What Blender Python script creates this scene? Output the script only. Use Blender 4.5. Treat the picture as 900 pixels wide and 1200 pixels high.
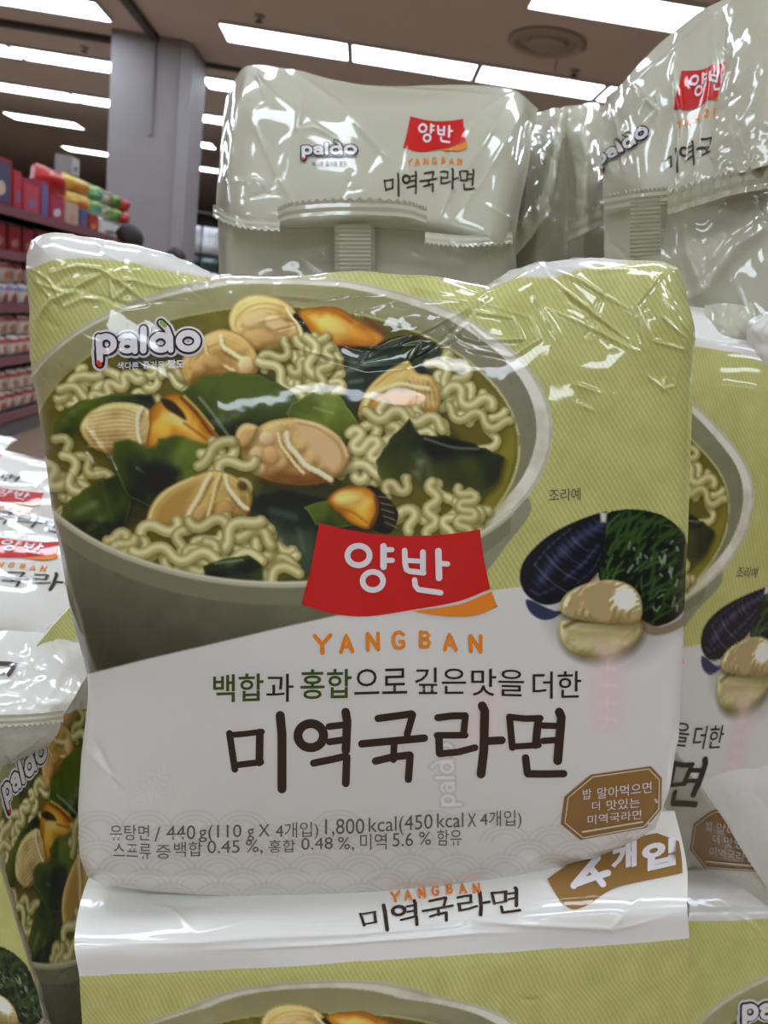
import bpy, bmesh, math
import numpy as np
from mathutils import Vector, Matrix

for o in list(bpy.data.objects):
    bpy.data.objects.remove(o)
SC = bpy.context.scene
COL = SC.collection

# ------------------------------------------------------------------ camera, world, exposure
ZC = 1.10
CEIL = 3.6
FPX = 26.0 / 36.0 * 1200.0
_p, _w, _r = np.radians([15.0, 3.5, 8.0])
_f = np.array([np.sin(_w) * np.cos(_p), np.cos(_w) * np.cos(_p), -np.sin(_p)])
_rt = np.array([np.cos(_w), -np.sin(_w), 0.0])
_up = np.cross(_rt, _f)
CR = np.cos(_r) * _rt + np.sin(_r) * _up
CU = -np.sin(_r) * _rt + np.cos(_r) * _up
CF = _f
CP = np.array([0.0, 0.0, ZC])

cam = bpy.data.cameras.new('camera')
camo = bpy.data.objects.new('camera', cam)
COL.objects.link(camo)
cam.sensor_fit = 'AUTO'
cam.sensor_width = 36.0
cam.lens = 26.0
cam.clip_start = 0.02
cam.clip_end = 100
M = Matrix.Identity(4)
for i in range(3):
    M[i][0] = CR[i]; M[i][1] = CU[i]; M[i][2] = -CF[i]; M[i][3] = CP[i]
camo.matrix_world = M
cam.dof.use_dof = True
cam.dof.focus_distance = 0.335
cam.dof.aperture_fstop = 15.0
SC.camera = camo

WORLD = bpy.data.worlds.new('store_ambient')
SC.world = WORLD
WORLD.use_nodes = True
_bg = WORLD.node_tree.nodes['Background']
_bg.inputs[0].default_value = (0, 0, 0, 1)
_bg.inputs[1].default_value = 0.0
LIGHT_STRENGTH = 11.5

SC.view_settings.view_transform = 'Standard'
SC.view_settings.look = 'None'
SC.view_settings.exposure = 0.0
SC.view_settings.gamma = 1.0
SC.view_settings.use_curve_mapping = False

# ------------------------------------------------------------------ helpers
def ray(x, y):
    x = np.asarray(x, float)[..., None]; y = np.asarray(y, float)[..., None]
    return CF + CR * (x - 450) / FPX + CU * (600 - y) / FPX

def U(x, y, d):
    return CP + ray(x, y) * np.asarray(d, float)[..., None]

def on_z(x, y, z):
    r = ray(x, y); t = (z - ZC) / r[..., 2]
    return CP + r * t[..., None]

def project(P):
    Q = P - CP
    z = Q @ CF
    return np.stack([450 + FPX * (Q @ CR) / z, 600 - FPX * (Q @ CU) / z], -1)

def lin(c):
    c = np.asarray(c, float) / 255.0
    return np.where(c <= 0.04045, c / 12.92, ((c + 0.055) / 1.055) ** 2.4)

def tag(o, label=None, cat=None, group=None, kind=None):
    if label: o['label'] = label
    if cat: o['category'] = cat
    if group: o['group'] = group
    if kind: o['kind'] = kind
    return o

def empty(name, loc=(0, 0, 0), rz=0.0):
    o = bpy.data.objects.new(name, None)
    COL.objects.link(o)
    o.empty_display_size = 0.05
    o.location = loc
    o.rotation_euler = (0, 0, rz)
    return o

MATS = {}
def mat(name, col, rough=0.5, coat=0.0, coat_rough=0.05, noise=0.0, nscale=20.0, bump=0.0, metal=0.0, emit=0.0, bscale=60.0, attr=None):
    if name in MATS: return MATS[name]
    m = bpy.data.materials.new(name)
    m.use_nodes = True
    nt = m.node_tree
    b = nt.nodes['Principled BSDF']
    c = tuple(lin(col)) + (1,)
    b.inputs['Base Color'].default_value = c
    b.inputs['Roughness'].default_value = rough
    b.inputs['Metallic'].default_value = metal
    b.inputs['Coat Weight'].default_value = coat
    if coat > 0.5: b.inputs['Specular IOR Level'].default_value = 0.25
    b.inputs['Coat Roughness'].default_value = coat_rough
    if emit > 0:
        b.inputs['Emission Color'].default_value = c
        b.inputs['Emission Strength'].default_value = emit
    tc = nt.nodes.new('ShaderNodeTexCoord')
    if attr:
        a = nt.nodes.new('ShaderNodeAttribute'); a.attribute_name = attr
        src = a.outputs['Color']
        nt.links.new(src, b.inputs['Base Color'])
    if noise > 0:
        n = nt.nodes.new('ShaderNodeTexNoise'); n.inputs['Scale'].default_value = nscale
        n.inputs['Detail'].default_value = 4
        nt.links.new(tc.outputs['Object'], n.inputs['Vector'])
        mr = nt.nodes.new('ShaderNodeMapRange')
        mr.inputs['From Min'].default_value = 0.3; mr.inputs['From Max'].default_value = 0.7
        mr.inputs['To Min'].default_value = 1 - noise; mr.inputs['To Max'].default_value = 1 + noise * 0.5
        nt.links.new(n.outputs['Fac'], mr.inputs['Value'])
        mx = nt.nodes.new('ShaderNodeVectorMath'); mx.operation = 'SCALE'
        if attr: nt.links.new(src, mx.inputs[0])
        else: mx.inputs[0].default_value = c[:3]
        nt.links.new(mr.outputs['Result'], mx.inputs['Scale'])
        nt.links.new(mx.outputs['Vector'], b.inputs['Base Color'])
    if bump > 0:
        n2 = nt.nodes.new('ShaderNodeTexNoise'); n2.inputs['Scale'].default_value = bscale
        n2.inputs['Detail'].default_value = 2
        nt.links.new(tc.outputs['Object'], n2.inputs['Vector'])
        bp = nt.nodes.new('ShaderNodeBump'); bp.inputs['Strength'].default_value = bump
        bp.inputs['Distance'].default_value = 0.002
        nt.links.new(n2.outputs['Fac'], bp.inputs['Height'])
        nt.links.new(bp.outputs['Normal'], b.inputs['Normal'])
        nt.links.new(bp.outputs['Normal'], b.inputs['Coat Normal'])
    MATS[name] = m
    return m

def mesh_np(name, V, faces, m, parent=None, smooth=True, colors=None, size=4):
    """V (n,3); faces (k,size) int array or list of lists"""
    V = np.asarray(V, np.float32)
    me = bpy.data.meshes.new(name)
    if isinstance(faces, np.ndarray):
        k, s = faces.shape
        me.vertices.add(len(V)); me.vertices.foreach_set('co', V.ravel())
        me.loops.add(k * s); me.loops.foreach_set('vertex_index', faces.astype(np.int32).ravel())
        me.polygons.add(k)
        me.polygons.foreach_set('loop_start', np.arange(0, k * s, s, dtype=np.int32))
        me.polygons.foreach_set('loop_total', np.full(k, s, np.int32))
        me.update(calc_edges=True)
    else:
        me.from_pydata([tuple(v) for v in V], [], faces)
    me.validate()
    if smooth:
        me.polygons.foreach_set('use_smooth', np.ones(len(me.polygons), bool))
    if colors is not None:
        at = me.color_attributes.new('print', 'FLOAT_COLOR', 'POINT')
        C = np.ones((len(V), 4), np.float32); C[:, :3] = colors
        at.data.foreach_set('color', C.ravel())
    if m: me.materials.append(m)
    o = bpy.data.objects.new(name, me)
    COL.objects.link(o)
    if parent is not None:
        o.parent = parent
        mw = parent_world(parent)
        o.matrix_parent_inverse = Matrix.Identity(4)
        if mw is not None:
            inv = mw.inverted()
            me.transform(inv)
    return o

def parent_world(p):
    # all parents are empties or meshes placed without parents above (max 2 levels)
    m = Matrix.LocRotScale(p.location, p.rotation_euler, p.scale)
    if p.parent: m = parent_world(p.parent) @ m
    return m

class MB:
    """collects boxes / tubes / lathes into one mesh (world coordinates)"""
    def __init__(s): s.v = []; s.f = []
    def box(s, x0, x1, y0, y1, z0, z1, bev=0.0):
        n = len(s.v)
        for z in (z0, z1):
            for x, y in ((x0, y0), (x1, y0), (x1, y1), (x0, y1)):
                s.v.append((x, y, z))
        for q in ((3, 2, 1, 0), (4, 5, 6, 7), (0, 1, 5, 4), (1, 2, 6, 5), (2, 3, 7, 6), (3, 0, 4, 7)):
            s.f.append([n + i for i in q])
        return s
    def prism(s, pts, z0, z1):
        n = len(s.v); k = len(pts)
        for z in (z0, z1):
            for x, y in pts: s.v.append((x, y, z))
        s.f.append([n + i for i in range(k)][::-1]); s.f.append([n + k + i for i in range(k)])
        for i in range(k):
            j = (i + 1) % k
            s.f.append([n + i, n + j, n + k + j, n + k + i])
        return s
    def lathe(s, prof, c, seg=40):
        n = len(s.v); k = len(prof)
        for i in range(seg):
            a = 2 * math.pi * i / seg
            for r, z in prof: s.v.append((c[0] + r * math.cos(a), c[1] + r * math.sin(a), c[2] + z))
        for i in range(seg):
            j = (i + 1) % seg
            for q in range(k - 1):
                s.f.append([n + i * k + q, n + j * k + q, n + j * k + q + 1, n + i * k + q + 1])
        return s
    def build(s, name, m, parent=None, smooth=False):
        return mesh_np(name, np.array(s.v), s.f, m, parent, smooth)

RNG = np.random.default_rng(7)
def vnoise(shape, cell, seed, octaves=3):
    r = np.random.default_rng(seed)
    H, W = shape
    out = np.zeros(shape); amp = 1.0; tot = 0
    for o in range(octaves):
        c = max(cell / (2 ** o), 1.5)
        gh, gw = int(H / c) + 3, int(W / c) + 3
        g = r.random((gh, gw))
        yy = np.arange(H) / c; xx = np.arange(W) / c
        yi = yy.astype(int); xi = xx.astype(int)
        ty = (yy - yi)[:, None]; tx = (xx - xi)[None, :]
        ty = ty * ty * (3 - 2 * ty); tx = tx * tx * (3 - 2 * tx)
        a = g[np.ix_(yi, xi)]; b = g[np.ix_(yi, xi + 1)]; cc = g[np.ix_(yi + 1, xi)]; d = g[np.ix_(yi + 1, xi + 1)]
        out += amp * ((a * (1 - tx) + b * tx) * (1 - ty) + (cc * (1 - tx) + d * tx) * ty)
        tot += amp; amp *= 0.5
    return out / tot

# ------------------------------------------------------------------ room shell
m_ceil = mat('ceiling_board', (208, 194, 184), 0.9, noise=0.04, nscale=1.5)
m_floor = mat('floor_tile', (150, 128, 108), 0.35, noise=0.10, nscale=2.0)
m_wall = mat('far_wall_paint', (190, 180, 168), 0.85, noise=0.06, nscale=0.8)
m_col = mat('column_paint', (150, 144, 147), 0.6, noise=0.05, nscale=3.0)
m_colside = mat('column_paint_lit', (178, 180, 194), 0.45, noise=0.03, nscale=3.0)  # lighter copy of the column paint imitating its lit side; not assigned
m_dark = mat('dark_track', (70, 64, 60), 0.6, noise=0.05)
m_lamp = mat('lamp_diffuser', (232, 243, 255), 0.4, emit=LIGHT_STRENGTH)
m_lampframe = mat('lamp_frame', (200, 198, 194), 0.4, noise=0.02)
m_vent = mat('vent_metal', (170, 158, 146), 0.5, noise=0.04)
m_ventdark = mat('vent_metal_shaded', (90, 82, 74), 0.7, noise=0.05)  # vent metal darkened to imitate shade in the throat; not assigned

fl = MB().box(-14, 14, -8, 28, -0.1, 0.0).build('floor', m_floor); tag(fl, kind='structure')
# floor joints: thin proud lines are not seen from here; the tiles near the shelf carry real joints
ce = MB().box(-14, 14, -8, 28, CEIL, CEIL + 0.1).build('ceiling', m_ceil); tag(ce, kind='structure')
wb = MB().box(-14, 14, 28, 28.2, 0, CEIL).build('wall_back', m_wall); tag(wb, kind='structure')
wf_ = MB().box(-14, 14, -8.2, -8, 0, CEIL).build('wall_front', m_wall); tag(wf_, kind='structure')
wl = MB().box(-14.2, -14, -8, 28, 0, CEIL).build('wall_left', m_wall); tag(wl, kind='structure')
wr = MB().box(14, 14.2, -8, 28, 0, CEIL).build('wall_right', m_wall); tag(wr, kind='structure')

# column with a thin layer added over its lit side face, wire hanging
col = MB().prism([(-3.04, 9.02), (-2.30, 9.02), (-2.20, 9.12), (-2.20, 9.78), (-3.04, 9.78)], 0, CEIL).build('trim_1', m_col)
tag(col, 'square grey painted column rising to the ceiling behind the shelves', kind='structure')
g = MB().prism([(-2.302, 9.010), (-2.296, 9.004), (-2.190, 9.112), (-2.190, 9.786), (-2.199, 9.786), (-2.199, 9.117)], 0, CEIL).build('column_side_layer', m_col, col)  # layer added to match the lit side face; wears the column's own paint

tr = MB().box(-14, -3.05, 9.30, 9.42, CEIL - 0.05, CEIL + 0.001)
tr.build('trim_2', m_dark)['kind'] = 'structure'
tr = MB().box(-2.19, 14, 9.72, 9.80, CEIL - 0.04, CEIL + 0.001)
tr.build('trim_3', m_dark)['kind'] = 'structure'
tr = MB().box(-2.62, -2.54, -8, 9.015, CEIL - 0.06, CEIL + 0.001)
tr.build('trim_4', m_dark)['kind'] = 'structure'

# ceiling fixtures
def make_lamp(x0, y0, w=1.27, d=0.52):
    t = empty('ceiling_light', (x0 + w / 2, y0 + d / 2, CEIL - 0.035))
    tag(t, 'recessed rectangular white fluorescent ceiling light panel', 'ceiling light', 'rows of ceiling light panels')
    b = MB(); z0 = CEIL - 0.035; z1 = CEIL + 0.001; e = 0.012
    b.box(x0, x0 + w, y0, y0 + e, z0, z1); b.box(x0, x0 + w, y0 + d - e, y0 + d, z0, z1)
    b.box(x0, x0 + e, y0 + e, y0 + d - e, z0, z1); b.box(x0 + w - e, x0 + w, y0 + e, y0 + d - e, z0, z1)
    b.build('frame', m_lampframe, t)
    MB().box(x0 + e, x0 + w - e, y0 + e, y0 + d - e, z0 + 0.006, z0 + 0.016).build('diffuser', m_lamp, t)
    return t
lamp0 = make_lamp(-1.76, 8.22)
LAMPROW = {8.22: 'rectangular ceiling light panel in the row running past the round vent', 8.20: 'rectangular ceiling light panel just in front of the grey column', 6.20: 'rectangular ceiling light panel on the viewer side of the round vent', 10.24: 'rectangular ceiling light panel in the first row behind the grey column', 12.33: 'rectangular ceiling light panel in the second row behind the grey column', 14.6: 'rectangular ceiling light panel in the third row behind the grey column', 17.5: 'rectangular ceiling light panel in the fourth row behind the grey column', 20.3: 'rectangular ceiling light panel in the fifth row behind the grey column', 22.8: 'rectangular ceiling light panel in the sixth row behind the grey column'}
lamp0['label'] = LAMPROW[8.22]
lamp0['group'] = 'ceiling light row at 8 m'
def place_lamp(x0, y0):
    r = lamp0.copy(); r['label'] = LAMPROW.get(y0, 'rectangular ceiling light panel above the display table'); r['group'] = 'ceiling light row at %d m' % int(y0) if y0 in LAMPROW else 'ceiling lights above the display table'; COL.objects.link(r); r.location = (x0 + 0.635, y0 + 0.26, lamp0.location.z)
    for ch in lamp0.children:
        c = ch.copy(); COL.objects.link(c); c.parent = r
for x in (-0.455, 0.85, 2.155): place_lamp(x, 8.22)
for x in (-4.2, -5.5): place_lamp(x, 8.20)
for x in (0.98, -2.4, -5.2, 3.6): place_lamp(x, 6.20)
for x in (-4.68, -5.98, -7.28, -2.36): place_lamp(x, 10.24)
for x in (-4.73, -6.03, -7.33, -2.9): place_lamp(x, 12.33)
for x in (-6.78, -4.37): place_lamp(x, 14.6)
for x in (-6.9, -4.1): place_lamp(x, 17.5)
for y in (8.20, 10.24, 12.33):
    for x in (-9.9, -11.2, -12.5): place_lamp(x, y)
for y in (4.15, 2.1, 0.05, -2.0, -4.05, -6.1):
    for x in (-4.6, -1.95, 0.65, 3.3): place_lamp(x, y)
# the rows go on beyond the frame: those lamps carry _offscreen in their names
for o in [q for q in bpy.data.objects if q.name.startswith('ceiling_light')]:
    L_ = np.array(o.location)
    C_ = np.array([L_ + np.array([sx * .635, sy * .26, 0]) for sx in np.linspace(-1, 1, 9) for sy in (-1, 0, 1)])
    z_ = (C_ - CP) @ CF
    p_ = project(C_)
    if not ((z_ > .05) & (p_[:, 0] > 0) & (p_[:, 0] < 900) & (p_[:, 1] > 0) & (p_[:, 1] < 1200)).any():
        o.name = 'ceiling_light_offscreen'
        for ch in o.children: ch.name = ch.name.split('.')[0] + '_offscreen'

v = empty('air_vent', (1.31, 7.42, CEIL)); tag(v, 'round beige ceiling air diffuser between two light rows', 'air vent')
MB().lathe([(0.26, 0.001), (0.345, 0.0), (0.35, -0.02), (0.30, -0.045), (0.26, -0.03), (0.255, 0.0)], (1.31, 7.42, CEIL), 48).build('outer_ring', m_vent, v, True)
MB().lathe([(0.26, -0.002), (0.19, -0.006), (0.19, -0.03), (0.0, -0.035)], (1.31, 7.42, CEIL), 48).build('throat', m_vent, v, True)
MB().lathe([(0.0, -0.05), (0.17, -0.045), (0.19, -0.03), (0.16, -0.025), (0.0, -0.025)], (1.31, 7.42, CEIL), 48).build('center_disc', m_vent, v, True)

def sprinkler(px, py, label):
    p = on_z(px, py, CEIL)
    t = empty('sprinkler_head', tuple(p)); tag(t, label, 'sprinkler', 'ceiling sprinklers')
    MB().lathe([(0.0, 0.0), (0.05, 0.0), (0.05, -0.012), (0.018, -0.016), (0.018, -0.05), (0.0, -0.05)], p, 20).build('collar', m_vent, t, True)
    MB().lathe([(0.0, -0.05), (0.035, -0.052), (0.035, -0.058), (0.0, -0.06)], p, 20).build('deflector', m_dark, t, True)
sprinkler(304, 18, 'small dark sprinkler head beside the long light row')
sprinkler(674, 82, 'small dark sprinkler head next to the round vent')
sprinkler(99, 55, 'small dark sprinkler head left of the grey column')
w_ = on_z(653, 66, CEIL)
o = MB().box(w_[0] - 0.008, w_[0] + 0.008, w_[1] - 0.008, w_[1] + 0.008, CEIL - 0.14, CEIL).build('hanging_rod', m_vent)
tag(o, 'short thin rod hanging from the ceiling by the round vent', 'rod')
# cable strip on the column front
o = MB().box(-2.60, -2.57, 8.995, 9.021, CEIL - 0.98, CEIL - 0.02).build('cable_cover', mat('cable_metal', (150, 146, 146), 0.3, noise=0.05, metal=0.3))
tag(o, 'narrow metal cable cover running down the grey column', 'cable cover')

# ------------------------------------------------------------------ printed artwork, painted into a numpy raster (art pixel coordinates)
AX0, AY0, AW, AH = 10, 245, 830, 830
ART = np.zeros((AH, AW, 3))
YY, XX = np.mgrid[0:AH, 0:AW].astype(float)
XX += AX0; YY += AY0
WHITE = np.array((193, 190, 184.0))

def win(x0, y0, x1, y1, pad=4):
    a = int(max(0, min(AW, x0 - AX0 - pad))); b = int(max(0, min(AW, x1 - AX0 + pad + 1)))
    c = int(max(0, min(AH, y0 - AY0 - pad))); d = int(max(0, min(AH, y1 - AY0 + pad + 1)))
    return slice(c, d), slice(a, b)

def smooth_closed(P, n=8):
    P = np.asarray(P, float); k = len(P); out = []
    t = np.linspace(0, 1, n, endpoint=False)[:, None]
    for i in range(k):
        p0, p1, p2, p3 = P[i - 1], P[i], P[(i + 1) % k], P[(i + 2) % k]
        out.append(0.5 * ((2 * p1) + (-p0 + p2) * t + (2 * p0 - 5 * p1 + 4 * p2 - p3) * t ** 2 + (-p0 + 3 * p1 - 3 * p2 + p3) * t ** 3))
    return np.vstack(out)

def smooth_open(P, n=8):
    P = np.asarray(P, float)
    Q = np.vstack([2 * P[0] - P[1], P, 2 * P[-1] - P[-2]]); out = []
    t = np.linspace(0, 1, n, endpoint=False)[:, None]
    for i in range(1, len(Q) - 2):
        p0, p1, p2, p3 = Q[i - 1], Q[i], Q[i + 1], Q[i + 2]
        out.append(0.5 * ((2 * p1) + (-p0 + p2) * t + (2 * p0 - 5 * p1 + 4 * p2 - p3) * t ** 2 + (-p0 + 3 * p1 - 3 * p2 + p3) * t ** 3))
    out.append(P[-1:])
    return np.vstack(out)

def sdf(P, X, Y):
    d = np.full(X.shape, 1e9); ins = np.zeros(X.shape, bool)
    k = len(P)
    for i in range(k):
        ax, ay = P[i]; bx, by = P[(i + 1) % k]
        ex, ey = bx - ax, by - ay
        L = ex * ex + ey * ey + 1e-9
        t = np.clip(((X - ax) * ex + (Y - ay) * ey) / L, 0, 1)
        d = np.minimum(d, (X - ax - t * ex) ** 2 + (Y - ay - t * ey) ** 2)
        c = ((ay > Y) != (by > Y)) & (X < (bx - ax) * (Y - ay) / (by - ay + 1e-12) + ax)
        ins ^= c
    d = np.sqrt(d)
    return np.where(ins, -d, d)

def line_d(P, X, Y):
    d = np.full(X.shape, 1e9)
    for i in range(len(P) - 1):
        ax, ay = P[i]; ex, ey = P[i + 1][0] - ax, P[i + 1][1] - ay
        L = ex * ex + ey * ey + 1e-9
        t = np.clip(((X - ax) * ex + (Y - ay) * ey) / L, 0, 1)
        d = np.minimum(d, (X - ax - t * ex) ** 2 + (Y - ay - t * ey) ** 2)
    return np.sqrt(d)

def put(sl, m, c):
    m = np.clip(m, 0, 1)[..., None]
    ART[sl] = ART[sl] * (1 - m) + np.asarray(c) * m

def fill(P, c, soft=0.7, alpha=1.0):
    P = np.asarray(P, float)
    sl = win(P[:, 0].min(), P[:, 1].min(), P[:, 0].max(), P[:, 1].max(), 4 + soft)
    d = sdf(P, XX[sl], YY[sl])
    put(sl, alpha * (0.5 - d / (2 * soft)), c)
    return sl, d

def stroke(P, w, c, alpha=1.0, soft=0.7):
    P = np.asarray(P, float)
    sl = win(P[:, 0].min(), P[:, 1].min(), P[:, 0].max(), P[:, 1].max(), w + 3 + soft)
    d = line_d(P, XX[sl], YY[sl]) - w / 2
    put(sl, alpha * (0.5 - d / (2 * soft)), c)

N1 = vnoise((AH, AW), 24, 1, 4); N2 = vnoise((AH, AW), 9, 2, 3); N3 = vnoise((AH, AW), 60, 3, 3)

# --- cloth + white field
def paint_base():
    weave = np.sin((XX * 0.80 + YY * -0.46) * 2 * np.pi / 5.0)
    g = np.array((168, 167, 104.0)) + (weave * 9)[..., None] * np.array((1, 1, .8)) + ((N1 - .5) * 18)[..., None]
    ART[:] = g
    # white lower field
    wf = [(10, 815), (103, 790), (170, 773), (240, 757), (320, 738), (400, 720), (470, 706), (540, 697), (600, 689), (680, 684), (760, 684), (840, 690), (840, 1090), (10, 1090)]
    bowl = []
    # bowl exterior body, clipped by the white field drawn afterwards
    P = smooth_closed([(40, 560), (330, 520), (560, 560), (622, 590), (592, 640), (560, 680), (480, 760), (330, 800), (180, 800), (104, 798), (70, 700)])
    sl, d = fill(P, (96, 94, 76))
    m = (d < 0)
    t = np.clip((YY[sl] - 660) / 130, 0, 1)[..., None]; u = np.clip((XX[sl] - 60) / 320, 0, 1)[..., None]
    c = (np.array((128, 126, 104.0)) * (1 - t) + np.array((66, 62, 48.0)) * t) * (0.72 + 0.28 * u) + (N1[sl] - .5)[..., None] * 14
    put(sl, m * 1.0, c)
    fill(wf, WHITE, 0.8)
paint_base()

def E_(cx, cy, a, b, n=72, rot=0.0):
    t = np.linspace(0, 2 * np.pi, n, endpoint=False)
    x, y = a * np.cos(t), b * np.sin(t)
    return np.stack([cx + x * math.cos(rot) - y * math.sin(rot), cy + x * math.sin(rot) + y * math.cos(rot)], 1)

def paint_bowl():
    sl, d = fill(E_(330, 505, 318, 182), (190, 187, 168))
    put(sl, (d < 0) * np.clip((XX[sl] - 480) / 120, 0, 1) * .9, (206, 203, 190))
    # rim shading
    put(sl, (d < 0) * np.clip((N1[sl] - .45) * 1.2, 0, .35), (150, 140, 112))
    put(sl, np.clip(1 - np.abs(d + 2) / 3, 0, 1) * .45, (120, 114, 92))
    sl, d = fill(E_(324, 503, 305, 171), (140, 136, 108))
    t = np.clip((XX[sl] - 380) / 240, 0, 1)
    c = np.array((140, 136, 98.0)) * (1 - t[..., None]) + np.array((116, 113, 92.0)) * t[..., None] + (N1[sl] - .5)[..., None] * 16
    put(sl, (d < 0) * 1.0, c)
    # darker inside at the top
    put(sl, (d < 0) * np.clip((372 - YY[sl]) / 40, 0, 1) * np.clip((XX[sl] - 150) / 120, 0, 1) * .55, (118, 114, 76))
    # soup
    sl, d = fill(E_(322, 524, 287, 166), (150, 146, 92), 1.5)
    put(sl, (d < -2) * 1.0, np.array((100, 93, 38.0)) + (N1[sl] - .5)[..., None] * 36)
    put(sl, (d < -2) * np.clip((N3[sl] - .45) * 4, 0, .8), (82, 80, 34))
    put(sl, (d < -6) * np.clip((XX[sl] - 480) / 110, 0, 1) * np.clip((YY[sl] - 430) / 100, 0, .7), (120, 112, 44))
    stroke(E_(322, 524, 287, 166)[:22], 2.2, (196, 190, 140), .8)
    stroke(E_(322, 524, 287, 166)[58:], 2.0, (196, 190, 140), .6)
paint_bowl()

def noodles(poly, n, w, seed, pale=1.0):
    r = np.random.default_rng(seed)
    poly = smooth_closed(poly, 4)
    x0, y0 = poly.min(0); x1, y1 = poly.max(0)
    fill(poly, np.array((92, 84, 36.0)), 7, .8)
    k = 0; tries = 0; th0 = r.uniform(0, np.pi)
    while k < n and tries < n * 30:
        tries += 1
        p = np.array([r.uniform(x0, x1), r.uniform(y0, y1)])
        if sdf(poly, np.array([[p[0]]]), np.array([[p[1]]]))[0, 0] > -w * .2: continue
        th = th0 + r.normal(0, .7); ph = r.uniform(0, 6.28)
        lam = r.uniform(3.4, 6.5) * w; am = r.uniform(.7, 1.8); m = 90
        s = np.linspace(0, r.uniform(9, 15) * w, m); s = s - s[m // 2]; ds = s[1] - s[0]
        ang = th + am * np.sin(s / lam * 2 * np.pi + ph) + r.uniform(-.6, .6) * s / (10 * w)
        path = np.stack([np.cumsum(np.cos(ang)), np.cumsum(np.sin(ang)) * .82], 1) * ds
        path = path - path[m // 2] + p
        inside = sdf(poly, path[:, 0][None], path[:, 1][None])[0] < w * .35
        mid = m // 2
        if not inside[mid]: continue
        a = mid
        while a > 0 and inside[a - 1]: a -= 1
        b = mid
        while b < m - 1 and inside[b + 1]: b += 1
        path = path[a:b + 1]
        if len(path) < 24: continue
        noodle(path[::2], w * r.uniform(.82, 1.02), r.uniform(-16, 8) * pale)
        k += 1

def noodle(path, w, dv=0.0):
    path = np.asarray(path, float)
    sl = win(path[:, 0].min(), path[:, 1].min(), path[:, 0].max(), path[:, 1].max(), w + 6)
    X, Y = XX[sl], YY[sl]
    ds = line_d(path + np.array([1.0, 2.4]), X, Y)
    put(sl, np.clip(1 - (ds - w * .40) / (w * .34), 0, 1) * .5, (72, 64, 22))
    d = line_d(path, X, Y)
    dh = line_d(path + np.array([-.7, -1.4]), X, Y)
    body = np.array((176, 166, 106.0)) + dv
    put(sl, .5 - (d - w / 2), body * .80)
    put(sl, np.clip(1.25 - d / (w * .44), 0, 1), body)
    put(sl, np.clip(1.0 - dh / (w * .36), 0, 1) * .8, np.array((216, 209, 164.0)) + dv)

def seaweed_raw(P, dark, light, seed, ang=0.5, streak=None):
    fill(P + np.array([2, 5.0]), (28, 28, 10), 4, .55)
    sl, d = fill(P, dark)
    r = np.random.default_rng(seed)
    cx, cy = P.mean(0); ca, sa = math.cos(ang), math.sin(ang)
    ext = max(np.ptp(P[:, 0]), np.ptp(P[:, 1])) / 2
    u = ((XX[sl] - cx) * ca + (YY[sl] - cy) * sa) / ext
    v = (-(XX[sl] - cx) * sa + (YY[sl] - cy) * ca) / ext
    n = vnoise(u.shape, 40, seed, 2) - .5; nf = vnoise(u.shape, 7, seed + 500, 2) - .5
    # a few flat facets, each with its own tone
    t = np.clip(.42 - u * .45 + n * .7, 0, 1)
    for q in range(4):
        a2 = r.uniform(0, np.pi); off = r.uniform(-.5, .5)
        side = (u * np.cos(a2) + v * np.sin(a2) + n * .35 - off)
        t = t + .28 * (1 / (1 + np.exp(-side * 26)) - .5) * r.choice([-1, 1])
    t = np.clip(t + nf * .12, 0, 1)
    c = np.asarray(dark, float) * (1 - t[..., None]) * .85 + np.asarray(light, float) * t[..., None]
    put(sl, .5 - d, c)
    put(sl, np.clip(1 - np.abs(d + 1.0) / 1.3, 0, 1) * .35, np.minimum(np.asarray(light) * 1.25 + 12, 255))
    sp = np.exp(-((u - r.uniform(-.5, .3)) / .10) ** 2 - ((v - r.uniform(-.4, .4)) / .34) ** 2)
    put(sl, (d < -3) * np.clip(sp * (nf + .55), 0, 1) * .5, (150, 160, 150))
    if streak is not None:
        for s in streak: stroke(smooth_open(s, 6), 2.2, (176, 186, 176), .5, 1.8)

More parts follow.
